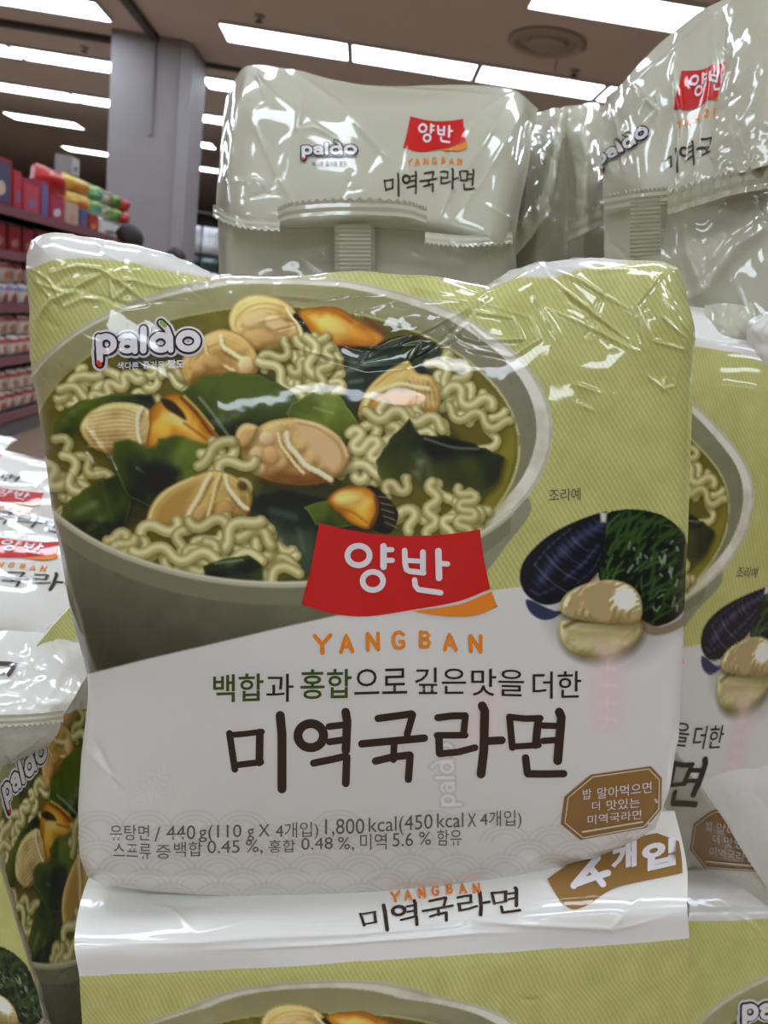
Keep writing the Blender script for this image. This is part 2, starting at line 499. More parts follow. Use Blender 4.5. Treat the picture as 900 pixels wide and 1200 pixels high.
def clam(P, base, seed, folds=(), lines=None):
    P = smooth_closed(P, 6)
    base = np.asarray(base, float) * np.array((1.0, 1.02, .93))
    fill(P + np.array([2.0, 5.0]), (44, 38, 14), 6, .65)
    sl, d = fill(P, base)
    R = max(8.0, -d.min())
    n = vnoise(d.shape, 26, seed, 2) - .5; nf = vnoise(d.shape, 8, seed + 9, 2) - .5
    h = np.sqrt(np.clip(1 - (1 - np.clip(-d / R, 0, 1)) ** 2, 0, 1)) * R * .75 + n * R * .8 + nf * R * .07
    if lines is not None:
        fx, fy, k, am = lines
        th = np.arctan2(YY[sl] - fy, XX[sl] - fx)
        h = h + am * np.sin(th * k + n * 3)
    gy, gx = np.gradient(h)
    sh = (gx * .45 + gy * .75) / np.sqrt(1 + gx ** 2 + gy ** 2)
    sh = np.clip(sh, -1, 1)
    lo = base * np.array((.66, .58, .46)); hi = np.minimum(base * np.array((1.16, 1.18, 1.24)), 238)
    k_ = sh[..., None]
    c = base + np.where(k_ > 0, (hi - base) * k_ * 1.3, (base - lo) * k_ * 1.1)
    low = np.clip((YY[sl] - P[:, 1].mean()) / (np.ptp(P[:, 1]) * .5), -1, 1)[..., None]
    c = c - np.clip(low, 0, 1) ** 2 * np.array((34, 36, 34.0)) + (nf * 12)[..., None] + (np.sin(-d * .95 + n * 9) * 6 * np.clip(1 - (-d) / (R * .8), 0, 1))[..., None]
    put(sl, .5 - d, np.clip(c, 20, 236))
    put(sl, np.clip(1 - np.abs(d + .8) / 1.3, 0, 1) * .55, base * np.array((.62, .52, .38)))
    put(sl, np.clip(1 - np.abs(d + 4.5) / 2.0, 0, 1) * np.clip(.35 - low[..., 0], 0, .6), hi)
    for f in folds:
        f = smooth_open(f, 6)
        stroke(f + np.array([.8, 3.6]), 4.0, lo, .55, 2.2)
        stroke(f, 6.0, base * 1.04, .75, 2.0)
        stroke(f + np.array([-.5, -1.2]), 2.4, hi, .75, 1.6)

def mussel(P, seed, dark=None):
    P = smooth_closed(P, 6)
    fill(P + np.array([2.0, 4.0]), (40, 30, 8), 4, .6)
    sl, d = fill(P, (196, 140, 52))
    R = max(6, -d.min()); n = vnoise(d.shape, 16, seed, 2) - .5
    t = np.clip(-d / R * 1.1 + n * .7, 0, 1)[..., None]
    c = np.array((158, 94, 18.0)) * (1 - t) + np.array((222, 172, 66.0)) * t
    put(sl, .5 - d, c)
    hl = np.clip((-d / R - .45) * 2 + n * 1.6, 0, 1) * np.clip((P[:, 1].mean() - YY[sl]) / 10 + .5, 0, 1)
    put(sl, (d < 0) * hl * .6, (232, 206, 140))
    put(sl, np.clip(1 - np.abs(d + 1) / 1.6, 0, 1) * .6, (104, 58, 14))
    if dark is not None:
        for f in dark:
            f = smooth_open(f, 6); stroke(f, 3.6, (64, 42, 12), .85, 1.6); stroke(f + np.array([1.5, 2.4]), 2.2, (226, 172, 80), .7, 1.4)

# --- food, back to front
def blob(cx, cy, rx, ry, rot, col, al=.85, soft=2.0):
    """soft rounded lump of the printed picture"""
    P = E_(cx, cy, rx, ry, 28, rot)
    col = np.asarray(col, float)
    fill(P + np.array([1.2, 2.6]), col * np.array((.55, .46, .34)), 3.0, .5 * al)
    sl, d = fill(P, col, soft, al)
    k = ((XX[sl] - cx) * .5 + (YY[sl] - cy) * .85) / max(rx, ry)
    m = np.clip(.5 - d / soft, 0, 1) * al
    put(sl, m * np.clip(-k, 0, 1) * .8, np.minimum(col * 1.22 + 8, 240))
    put(sl, m * np.clip(k, 0, 1) * .7, col * np.array((.70, .60, .46)))

def frill(P, w, col, n=5.0, amp=1.6, seed=0):
    """ruffled light edge with its dark underside"""
    P = smooth_open(P, 10)
    T = np.gradient(P, axis=0); T /= np.linalg.norm(T, axis=1, keepdims=True) + 1e-9
    s = np.concatenate([[0], np.cumsum(np.hypot(*np.diff(P, axis=0).T))])
    N = np.stack([-T[:, 1], T[:, 0]], 1)
    Q = P + N * (amp * .55 * np.sin(s / n * .9 + seed) + .35 * np.sin(s * .9))[:, None]
    col = np.asarray(col, float)
    stroke(P + np.array([1.0, w * .75]), w * .9, col * np.array((.50, .40, .28)), .65, 2.0)
    stroke(Q, w, col, .95, 1.0)
    stroke(Q + np.array([-.4, -w * .22]), w * .4, np.minimum(col * 1.2 + 10, 240), .85, .9)

def crease(P, w, col, al=.7):
    stroke(smooth_open(P, 8), w, col, al, 1.4)

def angular(P, dark, light, seed, ang=.5, sheen=None):
    """a torn flat piece of kelp: straight edges, facets and a wet sheen"""
    P = np.asarray(P, float); k = len(P); Q = []
    r = np.random.default_rng(seed)
    for i in range(k):
        a_, b_ = P[i], P[(i + 1) % k]; L = np.hypot(*(b_ - a_)); m = max(2, int(L / 7))
        for j in range(m):
            Q.append(a_ + (b_ - a_) * j / m + r.normal(0, .7, 2))
    seaweed_raw(np.array(Q), dark, light, seed, ang)
    if sheen:
        for p_, w_, al in sheen: stroke(smooth_open(p_, 6), w_, (150, 162, 150), al, w_ * .5)

def paint_food():
    KD = (34, 42, 22); KL = (92, 106, 38); BL = (30, 38, 34); BM_ = (46, 58, 48)
    TAN = (192, 160, 108)
    # deep broth between the pieces
    fill(smooth_closed([(70, 560), (110, 470), (200, 420), (330, 390), (460, 395), (520, 430), (560, 500), (570, 580), (500, 620), (380, 660), (250, 670), (150, 640)]), (54, 54, 24), 26, .85)
    fill(smooth_closed([(520, 430), (575, 470), (600, 530), (580, 600), (545, 610), (560, 540)]), (136, 124, 44), 16, .6)
    # back: seaweed by the logo and noodles
    angular([(150, 404), (172, 390), (206, 398), (240, 390), (270, 398), (244, 412), (205, 416), (170, 424), (146, 432)], KD, (108, 112, 46), 11)
    noodles([(92, 432), (150, 440), (215, 428), (236, 450), (206, 474), (150, 472), (96, 472), (70, 478), (72, 452)], 13, 11.5, 21)
    angular([(60, 494), (92, 470), (130, 462), (178, 463), (186, 482), (160, 498), (108, 494), (88, 514), (76, 534), (58, 516)], KD, KL, 12)
    noodles([(52, 530), (92, 512), (132, 530), (130, 578), (108, 602), (75, 602), (60, 582)], 9, 13, 22)
    angular([(378, 424), (420, 412), (462, 400), (484, 392), (506, 416), (476, 452), (442, 470), (398, 462), (376, 446)], BL, BM_, 13, 1.0, [([(400, 436), (430, 428), (452, 420)], 5, .35), ([(410, 448), (424, 446)], 4, .4)])
    angular([(480, 394), (510, 402), (524, 428), (510, 454), (486, 442), (468, 414)], BL, (60, 68, 36), 14)
    # clam at the back
    clam([(268, 376), (276, 356), (296, 346), (322, 348), (342, 360), (353, 382), (354, 402), (332, 414), (300, 410), (278, 398)], (198, 166, 112), 31)
    for q in (0, 1, 2): crease(E_(312, 382, 36 - q * 9, 26 - q * 6, 40)[20:38], 2.2, (160, 124, 74), .55)
    blob(300, 374, 17, 9, -.3, (206, 176, 122), .8); blob(325, 380, 15, 10, .4, (202, 170, 116), .7); blob(306, 394, 18, 8, .1, (190, 154, 98), .7)
    frill([(336, 362), (349, 382), (353, 400), (340, 410)], 4.5, (212, 184, 132), 5, 1.2)
    # mussel at the back
    mussel([(350, 366), (372, 360), (396, 361), (414, 372), (434, 384), (450, 395), (438, 405), (410, 406), (386, 403), (366, 394)], 41)
    blob(392, 384, 20, 11, .35, (224, 186, 96), .7, 4); blob(424, 395, 17, 7, .35, (198, 132, 48), .7, 3)
    crease([(372, 362), (394, 366), (412, 378)], 3, (150, 86, 30), .7)
    stroke(smooth_open([(346, 370), (356, 382), (364, 396)], 6), 6, (30, 26, 16), .9)
    crease([(428, 374), (440, 382), (450, 391)], 5, (110, 54, 24), .8)
    # clam by the logo
    clam([(212, 434), (218, 412), (238, 394), (262, 386), (286, 395), (300, 413), (303, 432), (290, 444), (264, 438), (240, 442), (222, 450)], (188, 152, 96), 32)
    crease([(216, 426), (232, 404), (256, 392)], 2.5, (214, 184, 130), .7); crease([(222, 432), (240, 410), (262, 400)], 2.5, (146, 106, 58), .6)
    frill([(259, 394), (263, 408), (276, 416), (284, 420)], 5.5, (212, 186, 136), 4, 1.4); frill([(240, 404), (246, 420), (262, 428), (274, 434)], 4, (202, 170, 116), 5, 1.0)
    blob(288, 428, 9, 10, .1, (206, 178, 126), .95); blob(250, 424, 12, 8, .2, (180, 140, 84), .7); blob(232, 430, 9, 8, 0, (190, 152, 98), .6)
    noodles([(306, 412), (330, 402), (352, 400), (386, 398), (394, 425), (398, 452), (387, 474), (352, 472), (332, 452), (310, 430)], 12, 11.5, 23)
    angular([(208, 464), (236, 440), (268, 436), (304, 440), (330, 452), (346, 462), (350, 486), (322, 502), (298, 506), (278, 500), (268, 530), (248, 514), (230, 490)], (32, 40, 18), (74, 88, 32), 15, 1.2, [([(234, 466), (250, 486), (270, 514)], 3, .55), ([(300, 470), (330, 468)], 5, .25)])
    angular([(342, 472), (366, 460), (398, 464), (412, 482), (424, 504), (405, 514), (380, 508), (350, 502), (336, 486)], (58, 70, 26), (120, 134, 54), 16, 2.0, [([(368, 478), (390, 484)], 3, .4)])
    # ribbed clam on the left
    clam([(94, 502), (104, 484), (126, 473), (152, 472), (174, 480), (182, 498), (176, 520), (150, 530), (122, 530), (104, 520)], (200, 174, 124), 33)
    for q in range(9):
        y0_ = 482 + q * 5.0
        crease([(172, 490 + q * 3), (140, y0_ - 2), (104, y0_ + 4 - q * .6)], 1.8, (158, 126, 80), .65); crease([(172, 492 + q * 3), (140, y0_ + .6), (104, y0_ + 6 - q * .6)], 1.4, (222, 202, 158), .6)
    frill([(166, 478), (160, 496), (164, 518)], 5, (214, 192, 146), 4, 1.2)
    mussel([(176, 480), (196, 464), (212, 463), (228, 478), (246, 498), (264, 520), (272, 533), (246, 527), (214, 523), (190, 521), (172, 524), (175, 498)], 42)
    blob(192, 504, 14, 14, .3, (226, 172, 66), .6, 4); blob(228, 510, 16, 7, .7, (216, 164, 78), .6, 3)
    fill(smooth_closed([(188, 467), (202, 470), (214, 482), (218, 492), (206, 486), (194, 478)], 5), (52, 40, 20), 1.5, .95)
    crease([(212, 466), (228, 482), (246, 506), (262, 524)], 3.2, (92, 56, 20), .85); crease([(216, 464), (232, 480), (250, 502)], 2.4, (236, 192, 104), .8); crease([(216, 496), (236, 510), (258, 526)], 2.6, (120, 72, 24), .7)
    # right side
    noodles([(506, 424), (528, 418), (554, 440), (572, 468), (594, 492), (590, 522), (566, 530), (545, 520), (520, 494), (506, 462)], 10, 12, 24)
    clam([(420, 486), (428, 460), (446, 440), (468, 427), (479, 424), (489, 437), (505, 441), (515, 458), (514, 480), (498, 490), (470, 484), (444, 484), (430, 494)], (192, 158, 100), 34)
    fill(smooth_closed([(430, 476), (446, 462), (470, 458), (496, 462), (488, 474), (462, 478), (440, 482)], 5), (196, 142, 58), 3, .85)
    frill([(424, 484), (432, 468), (450, 455), (474, 451), (502, 456)], 5, (214, 184, 128), 5, 1.2)
    for q in range(5): crease([(480 + q * 6, 440 + q * 3), (486 + q * 5, 456 + q * 2), (484 + q * 6, 476)], 2, (226, 200, 150), .55)
    crease([(440, 452), (458, 438), (476, 432)], 2.2, (148, 108, 60), .6)
    noodles([(418, 494), (440, 478), (474, 482), (502, 486), (522, 502), (500, 522), (470, 526), (452, 552), (440, 574), (412, 572), (400, 545), (404, 514)], 13, 12.5, 25)
    angular([(479, 490), (492, 510), (520, 510), (556, 520), (592, 536), (586, 562), (560, 588), (530, 592), (490, 582), (446, 562), (440, 540), (458, 514)], (32, 36, 20), (72, 78, 38), 17, .2, [([(498, 514), (530, 524), (560, 526)], 2.5, .5), ([(500, 540), (506, 570)], 9, .16)])
    noodles([(450, 574), (480, 564), (510, 570), (546, 578), (570, 604), (562, 624), (520, 624), (480, 620), (456, 602)], 10, 12.5, 26)
    # dark middle
    angular([(284, 582), (330, 572), (382, 584), (408, 606), (400, 632), (374, 642), (366, 670), (330, 680), (300, 652), (280, 620)], (26, 34, 28), (56, 70, 54), 18, -.4, [([(300, 606), (322, 626), (342, 652)], 2.5, .4), ([(318, 598), (346, 606)], 7, .22), ([(350, 620), (356, 646)], 6, .18)])
    angular([(356, 594), (400, 582), (426, 590), (442, 614), (400, 618), (370, 614)], (36, 46, 20), (90, 102, 38), 19)
    # big clam
    clam([(280, 522), (290, 508), (300, 502), (318, 493), (344, 490), (372, 496), (394, 510), (408, 530), (407, 546), (392, 560), (372, 567), (340, 567), (308, 560), (288, 546)], (188, 154, 106), 35)
    clam([(276, 520), (278, 504), (288, 496), (302, 500), (298, 512), (288, 526)], (196, 160, 116), 37)
    fill(smooth_closed([(344, 494), (372, 500), (396, 516), (405, 534), (400, 550), (388, 556), (372, 540), (356, 516)], 6), (198, 166, 120), 4, .7)
    crease([(350, 496), (374, 503), (396, 520), (403, 540)], 2.0, (150, 112, 70), .6); crease([(346, 492), (374, 498), (398, 514), (407, 534)], 2.6, (224, 198, 156), .75)
    fill(smooth_closed([(306, 556), (330, 548), (356, 552), (380, 562), (350, 568), (320, 566)], 6), (112, 70, 38), 5, .65)
    frill([(336, 508), (340, 524), (352, 538), (366, 550), (388, 561)], 6.5, (216, 190, 148), 5, 1.5); frill([(326, 508), (331, 524), (342, 540), (356, 554)], 4, (206, 174, 128), 6, 1.2)
    blob(313, 514, 9, 8, .2, (204, 174, 130), .9); blob(300, 533, 8, 10, .3, (198, 164, 118), .8); blob(301, 549, 10, 8, 0, (206, 174, 126), .9); blob(318, 534, 8, 11, -.3, (190, 152, 102), .8)
    # mussel with frilled black shell
    fill(smooth_closed([(430, 570), (448, 577), (460, 590), (467, 604), (458, 624), (440, 622), (424, 606)], 5), (30, 24, 18))
    mussel([(384, 586), (400, 572), (424, 570), (440, 580), (443, 600), (433, 619), (412, 613), (396, 599)], 43)
    blob(408, 584, 17, 9, -.1, (226, 196, 112), .8, 4); crease([(392, 596), (412, 600), (430, 612)], 3, (150, 92, 26), .7); crease([(440, 582), (442, 600), (434, 617)], 4, (96, 60, 24), .9)
    for k in range(11):
        stroke([(443 + k * .9, 578 + k * 3.8), (458 + k * .7, 580 + k * 4.2)], 1.4, (164, 148, 116) if k % 2 else (70, 54, 36), .7)
    # left kelp
    angular([(74, 592), (110, 566), (142, 554), (156, 580), (148, 614), (130, 638), (106, 642), (84, 626), (72, 606)], (26, 34, 18), (72, 84, 36), 51, .9, [([(92, 600), (112, 590)], 7, .3)])
    angular([(134, 518), (150, 514), (180, 526), (186, 514), (208, 510), (244, 522), (248, 542), (230, 568), (200, 588), (176, 594), (150, 582), (138, 556), (130, 536)], (36, 46, 20), (104, 120, 44), 52, .6, [([(160, 548), (176, 560), (186, 580)], 2.5, .45), ([(196, 550), (206, 560)], 6, .4)])
    fill(smooth_closed([(166, 550), (190, 540), (212, 552), (202, 578), (178, 584)], 5), (26, 34, 22), 5, .85)
    noodles([(238, 534), (262, 518), (294, 540), (304, 568), (290, 584), (262, 560), (240, 556)], 5, 13, 27)
    # lower left clam
    clam([(172, 622), (174, 600), (186, 580), (206, 567), (230, 557), (252, 551), (278, 560), (294, 578), (292, 598), (278, 616), (246, 624), (212, 630), (192, 638)], (178, 148, 90), 36)
    fill(smooth_closed([(178, 618), (182, 596), (200, 576), (226, 564), (236, 566), (222, 592), (206, 620)], 6), (166, 130, 66), 4, .7)
    crease([(175, 614), (180, 594), (198, 574), (226, 560)], 2.6, (222, 200, 150), .75)
    frill([(247, 556), (236, 576), (224, 598), (214, 622)], 6, (208, 184, 134), 6, 1.2); frill([(258, 556), (250, 580), (244, 606)], 4.5, (196, 166, 112), 6, 1.2); frill([(264, 558), (270, 576), (282, 590), (290, 596)], 5.5, (214, 190, 144), 5, 1.2)
    blob(262, 600, 10, 13, .2, (172, 134, 76), .8); blob(232, 604, 7, 12, .4, (184, 150, 94), .7); blob(284, 569, 6, 5, .5, (84, 64, 34), .9)
    noodles([(120, 648), (150, 624), (196, 616), (250, 610), (292, 608), (322, 630), (348, 662), (330, 680), (280, 674), (230, 678), (180, 670), (140, 662)], 18, 13.5, 28)
    angular([(238, 664), (262, 654), (292, 651), (308, 664), (305, 682), (262, 682), (240, 676)], (28, 36, 18), (66, 80, 30), 53, 1.2, [([(252, 660), (284, 656)], 2.5, .6)])
    # front rim lip over everything
    lip = E_(330, 505, 318, 182, 200)
    mask = (lip[:, 1] > 588) & (lip[:, 0] < 600)
    seg = lip[mask]; seg = seg[np.argsort(seg[:, 0])]
    outer = np.vstack([seg + [0, 0], (seg + np.array([0, 22]))[::-1]])
    fill(outer, (112, 110, 88), 1.0)
    stroke(seg + [0, -2], 7, (168, 165, 140), .95, 1.2)
    stroke(seg + [0, -4], 2.5, (200, 197, 176), .8, 1.0)
paint_food()

# re-lay the white field edge over the bowl body
fill([(10, 815), (103, 790), (170, 773), (240, 757), (320, 738), (400, 720), (470, 706), (540, 697), (600, 689), (640, 686), (640, 760), (10, 860)], WHITE, .8)

def paint_shells():
    # soft contact shade belongs to the printed picture
    fill(smooth_closed([(640, 720), (680, 770), (740, 778), (790, 745), (806, 720), (806, 660), (700, 640)]), (150, 147, 140), 10, .6)
    # seaweed bundle
    BG_ = ART.copy()
    P = smooth_closed([(706, 606), (740, 597), (775, 604), (800, 625), (808, 660), (806, 700), (796, 722), (770, 734), (748, 726), (724, 716), (706, 690), (700, 650)], 5)
    fill(smooth_closed([(746, 720), (770, 734), (798, 724), (806, 700), (810, 724), (790, 738), (760, 742)], 4), (128, 112, 92))
    sl, d = fill(P, (28, 38, 24))
    r = np.random.default_rng(61); base_ = ART[sl].copy()
    for q in range(150):
        x = r.uniform(700, 806); y = r.uniform(598, 732); L = r.uniform(14, 44); th = 2.35 + r.normal(0, .35) + (x - 750) * .006
        k2 = r.uniform(-.5, .5); t = np.linspace(-.5, .5, 6)
        pth = np.stack([x + L * t * np.cos(th) - k2 * L * t * t * np.sin(th), y + L * t * np.sin(th) + k2 * L * t * t * np.cos(th)], 1)
        g_ = r.choice([0, 0, 1, 1, 2]); cc = [(20, 28, 18), (56, 76, 44), (92, 116, 74)][g_]
        stroke(pth, r.uniform(2, 5.5) if g_ < 2 else r.uniform(1.2, 2.4), cc, .75, 1.3)
    for q in range(26):
        x = r.uniform(735, 800); y = r.uniform(630, 715)
        stroke([(x, y), (x + r.uniform(-7, 3), y + r.uniform(2, 9))], r.uniform(1.2, 2.6), (170, 186, 160), .7, 1.2)
    mk = np.clip(.5 - d, 0, 1)[..., None]
    ART[sl] = base_ * (1 - mk) + ART[sl] * mk if False else np.where(d[..., None] < .6, ART[sl], BG_[sl]); keep_ = ART[sl].copy(); ART[:] = BG_; ART[sl] = keep_
    fill(smooth_closed([(746, 722), (770, 735), (798, 724), (806, 704), (810, 724), (790, 740), (760, 744)], 4), (122, 106, 86), 1.0, .9)
    # mussel shell
    fill(smooth_closed([(618, 702), (650, 716), (664, 712), (650, 724), (634, 726), (620, 716)], 4), (52, 56, 78))
    P = smooth_closed([(706, 600), (711, 604), (708, 640), (700, 672), (680, 690), (655, 706), (635, 708), (616, 696), (609, 676), (616, 654), (640, 630), (672, 612)], 5)
    sl, d = fill(P, (32, 32, 42))
    rr = np.hypot(XX[sl] - 709, (YY[sl] - 602)); th = np.arctan2(YY[sl] - 602, 709 - XX[sl])
    nn = vnoise(d.shape, 40, 63, 2) - .5
    ln = np.sin(rr * .8 + nn * 3)
    put(sl, (.5 - d) * np.clip(ln * .4, 0, .3), (14, 14, 20))
    keep_ = ART.copy()
    for pth, w_, al in (([(702, 616), (676, 632), (650, 656), (634, 680)], 13, .55), ([(700, 640), (684, 660), (662, 678)], 5, .5), ([(668, 620), (644, 640), (626, 662)], 3, .45), ([(704, 650), (694, 668), (676, 684)], 2.5, .4), ([(650, 688), (634, 696), (622, 692)], 4, .4)):
        stroke(smooth_open(pth, 8), w_, (86, 90, 120), al, w_ * .45)
    for q in range(7):
        r0 = 48 + q * 9; a1 = np.linspace(.62, 1.15, 10)
        stroke(np.stack([709 - r0 * np.cos(a1), 602 + r0 * np.sin(a1)], 1), 1.2, (20, 20, 28) if q % 2 else (120, 124, 150), .5, 1.0)
    new_ = ART[sl].copy(); ART[:] = keep_; ART[sl] = np.where(d[..., None] < 0, new_, keep_[sl])
    fill([(703, 600), (711, 601), (710, 612), (704, 612)], (190, 184, 172), 1.5)
    stroke([(664, 704), (684, 692), (700, 674)], 3, (150, 112, 90), .8)
    # clam lower + upper shells
    clam([(655, 742), (660, 726), (690, 728), (730, 726), (750, 728), (752, 742), (738, 760), (712, 772), (684, 770), (664, 760)], (182, 172, 138), 64, lines=(700, 690, 1, .1))
    fill(smooth_closed([(664, 738), (690, 734), (722, 736), (744, 734), (736, 746), (706, 752), (678, 750)], 5), (150, 128, 84), 5, .5)
    stroke(smooth_open([(662, 734), (680, 727), (720, 729), (746, 727)], 6), 5, (96, 80, 52), .8, 2)
    P = [(656, 712), (664, 696), (688, 684), (716, 680), (738, 686), (750, 700), (752, 720), (744, 730), (712, 730), (680, 726), (662, 720)]
    clam(P, (192, 182, 146), 65, lines=(762, 716, 1, .1))
    Ps = smooth_closed(P, 6); sl = win(650, 676, 758, 736); d = sdf(Ps, XX[sl], YY[sl])
    rr = np.hypot(XX[sl] - 757, (YY[sl] - 722) * 1.6)
    put(sl, (.5 - d) * np.clip(np.sin(rr * .7 + (N1[sl] - .5) * 3) * .35, 0, .3), (140, 118, 80))
    put(sl, (.5 - d) * np.clip((N1[sl] - .5) * 1.2, 0, .3), (160, 138, 98))
    put(sl, (.5 - d) * np.clip(np.exp(-((XX[sl] - 734) ** 2 + (YY[sl] - 700) ** 2) / 60), 0, .5), (222, 217, 196))
paint_shells()

def paint_lower():
    # seigaiha waves
    for row in range(8):
        yc = 972 + row * 17
        for k in range(-1, 16):
            xc = 60 + k * 56 + (28 if row % 2 else 0)
            if yc - 26 + (0 if (k * 7 + row * 3) % 5 else -12) < 940: continue
            if (k * 5 + row * 2) % 7 == 0 and row < 3: continue
            for rr in (30, 23, 16):
                t = np.linspace(np.pi * 1.05, np.pi * 1.95, 14)
                stroke(np.stack([xc + rr * np.cos(t), yc + rr * .72 * np.sin(t)], 1), 2.0, WHITE + np.array((-13, -14, -18)), .75)
    # film show-through: pale pink overlap marks and reversed logo
    fill([(692, 748), (738, 752), (732, 866), (688, 858)], (204, 174, 172), 7, .36)
    for q in range(4):
        yy = 782 + q * 20
        stroke([(704, yy), (722, yy + 2)], 3.5, WHITE + 8, .45, 1.5); stroke([(712, yy - 5), (711, yy + 7)], 3, WHITE + 8, .35, 1.5)
    fill([(552, 800), (596, 806), (588, 880), (540, 870)], (204, 182, 178), 9, .4)
paint_lower()

# letter strokes in art coordinates: (polyline, width)
def ring(cx, cy, rx, ry, n=28):
    t = np.linspace(0, 2 * np.pi, n + 1)
    return np.stack([cx + rx * np.cos(t), cy + ry * np.sin(t)], 1)

TITLE = [([(269, 859), (275.4, 901)], 7), ([(270, 861), (288, 859.5), (307, 857)], 6), ([(304.6, 858), (304, 893)], 8), ([(277, 896), (306, 892.5)], 6.5),
         ([(328.5, 838), (330.5, 860), (330.5, 924)], 9.6), (ring(364.2, 861.6, 15, 14.2), 9.6),
         ([(405, 834), (406.8, 845), (405.3, 879)], 9), ([(385.5, 851), (404, 849)], 7), ([(386, 869), (404, 866.5)], 7), ([(367.5, 894), (390, 889.5), (405, 886)], 7.6), ([(406.3, 887), (405.2, 918)], 8),
         ([(443, 841.5), (465, 838.5), (482, 836)], 7.6), ([(483.5, 837), (477, 860)], 7.2), ([(424, 871.4), (460, 868), (497, 864.6)], 8), ([(462, 868), (461, 890)], 7), ([(440, 891.7), (460, 887), (480, 884.5)], 7.8), ([(480.6, 885), (478.6, 913)], 7.6),
         ([(513, 840.6), (530, 838.5), (545, 838.5)], 7.4), ([(545.3, 839), (543, 861)], 7), ([(512, 861.3), (545, 861.3)], 6.8), ([(514.2, 862), (515, 882)], 7.8), ([(515, 883), (536.7, 881), (556.5, 876)], 7),
         ([(565, 827), (568, 833), (567, 880), (563.8, 907)], 9.4), ([(568, 868.5), (588, 867.5)], 8.4),
         ([(597, 840), (600.6, 876)], 7), ([(597, 840), (615, 842), (633, 841.5)], 6.6), ([(631, 842), (627.6, 873)], 8), ([(600.6, 875), (631, 873)], 6.2),
         ([(655, 834), (657.6, 840), (653.2, 891)], 9.2), ([(636, 850), (655, 850.5)], 6.4), ([(636, 868), (655, 866.5)], 6.4), ([(616, 888), (618, 906)], 7.6), ([(618.6, 906.6), (640, 906.6), (660, 906)], 7.8)]
BAN = [(ring(419.9, 650.7, 13, 11.4), 6.8), ([(449.2, 640), (449.2, 664)], 7.6), ([(449, 644), (459, 644)], 6), ([(449, 656.5), (459.5, 656.5)], 6), (ring(436.7, 680.5, 12, 10.6), 6.6),
       ([(474, 645), (474.6, 660), (476, 667), (480, 669.2), (496, 671)], 6.6), ([(495.4, 647), (495.4, 670)], 6.8), ([(474, 656.5), (495, 657.6)], 5.6),
       ([(513.4, 645.5), (514.2, 677)], 7.6), ([(514, 660), (524, 660.6)], 6.2), ([(485.7, 679.5), (486.4, 686), (490, 690.6), (516, 694.3)], 6.4)]
YANG = [([(369, 745), (377.5, 755)], 5), ([(387, 744), (377.5, 755), (377.8, 764.5)], 5), ([(399.5, 763.5), (405.5, 743.5), (413, 763)], 4.6), ([(402, 757.5), (410, 757.2)], 3.6),
        ([(431, 761.5), (430.6, 743)], 4.6), ([(431, 742.5), (443, 760.5)], 4.6), ([(443.2, 761), (442.8, 742)], 4.4),
        ([(472.5, 743.5), (468, 740.5), (463, 742), (460.6, 747), (460.6, 753), (463.5, 758.5), (468.5, 759.5), (472.8, 757), (472.8, 751.6), (468.6, 751.6)], 4.4),
        ([(493, 741), (493, 757.5)], 5), ([(493, 741), (499.5, 741), (502.5, 744.5), (499.5, 748.6), (494, 748.8)], 4), ([(494, 749), (500.5, 749.5), (503.5, 753.5), (500.5, 757.6), (493, 757.8)], 4.2),
        ([(521, 761), (526.4, 742.5), (534, 761)], 4.6), ([(523, 755.5), (531, 755.5)], 3.6), ([(551.5, 763), (550.8, 745.5)], 4.6), ([(551, 745), (563, 762.5)], 4.6), ([(563, 763.5), (562.8, 745)], 4.4)]
FLAG = smooth_open([(374, 613.3), (400, 619), (436, 625.5), (470, 628), (510, 627), (540, 624), (562, 620)], 4)
FLAG = np.vstack([FLAG, smooth_open([(562, 620), (566, 650), (574, 689)], 4), smooth_open([(574, 690), (536.7, 704.5), (483, 714.5), (430, 722), (390, 718.7), (353, 708)], 4), smooth_open([(353, 708), (363, 670), (374, 613.3)], 4)[:-1]])
SWASH = np.vstack([smooth_open([(483, 716), (536.7, 708), (576, 692.5)], 4), smooth_open([(576, 692.5), (579, 702), (582.5, 710.7)], 3), smooth_open([(582.5, 710.7), (560, 720), (536.7, 722), (510, 720.5), (483, 716)], 4)[:-1]])
PAL_P = [([(117.2, 396), (117.6, 412), (118.2, 422)], 7.5), (ring(125.5, 403.5, 8.6, 8.6), 7.2)]
PAL_A = [([(142, 397.5), (147, 394.5), (153, 394), (158, 398), (158.6, 412)], 6.6), (ring(149.6, 406.5, 6.6, 5.2), 6.2)]
PAL_L = [([(168.6, 386), (168.4, 411)], 7.6)]
PAL_D = [(ring(188.6, 402, 9.6, 8.6), 7.0), ([(189, 379), (196, 386), (200, 396), (200.4, 411)], 6.2)]
PAL_O = [(ring(220.7, 400.4, 10.8, 9.2), 7.4)]
PALDO = PAL_P + PAL_A + PAL_L + PAL_D + PAL_O

# faint reversed logo seen through the film
for pl, wd in PALDO:
    q = np.asarray(pl, float)
    q = np.stack([524 + (q[:, 1] - 402) * .8, 948 - (q[:, 0] - 110) * .62], 1)
    stroke(q, wd * .8 + 3.4, WHITE - 20, .5)
for pl, wd in PALDO:
    q = np.asarray(pl, float)
    q = np.stack([524 + (q[:, 1] - 402) * .8, 948 - (q[:, 0] - 110) * .62], 1)
    stroke(q, wd * .62, WHITE + 14, .6)

KPRINT = 1.5
HAZE = 0.020
ART_CLEAN = np.clip(lin(np.clip(ART, 0, 255)) * KPRINT - HAZE, 0.004, 0.92)
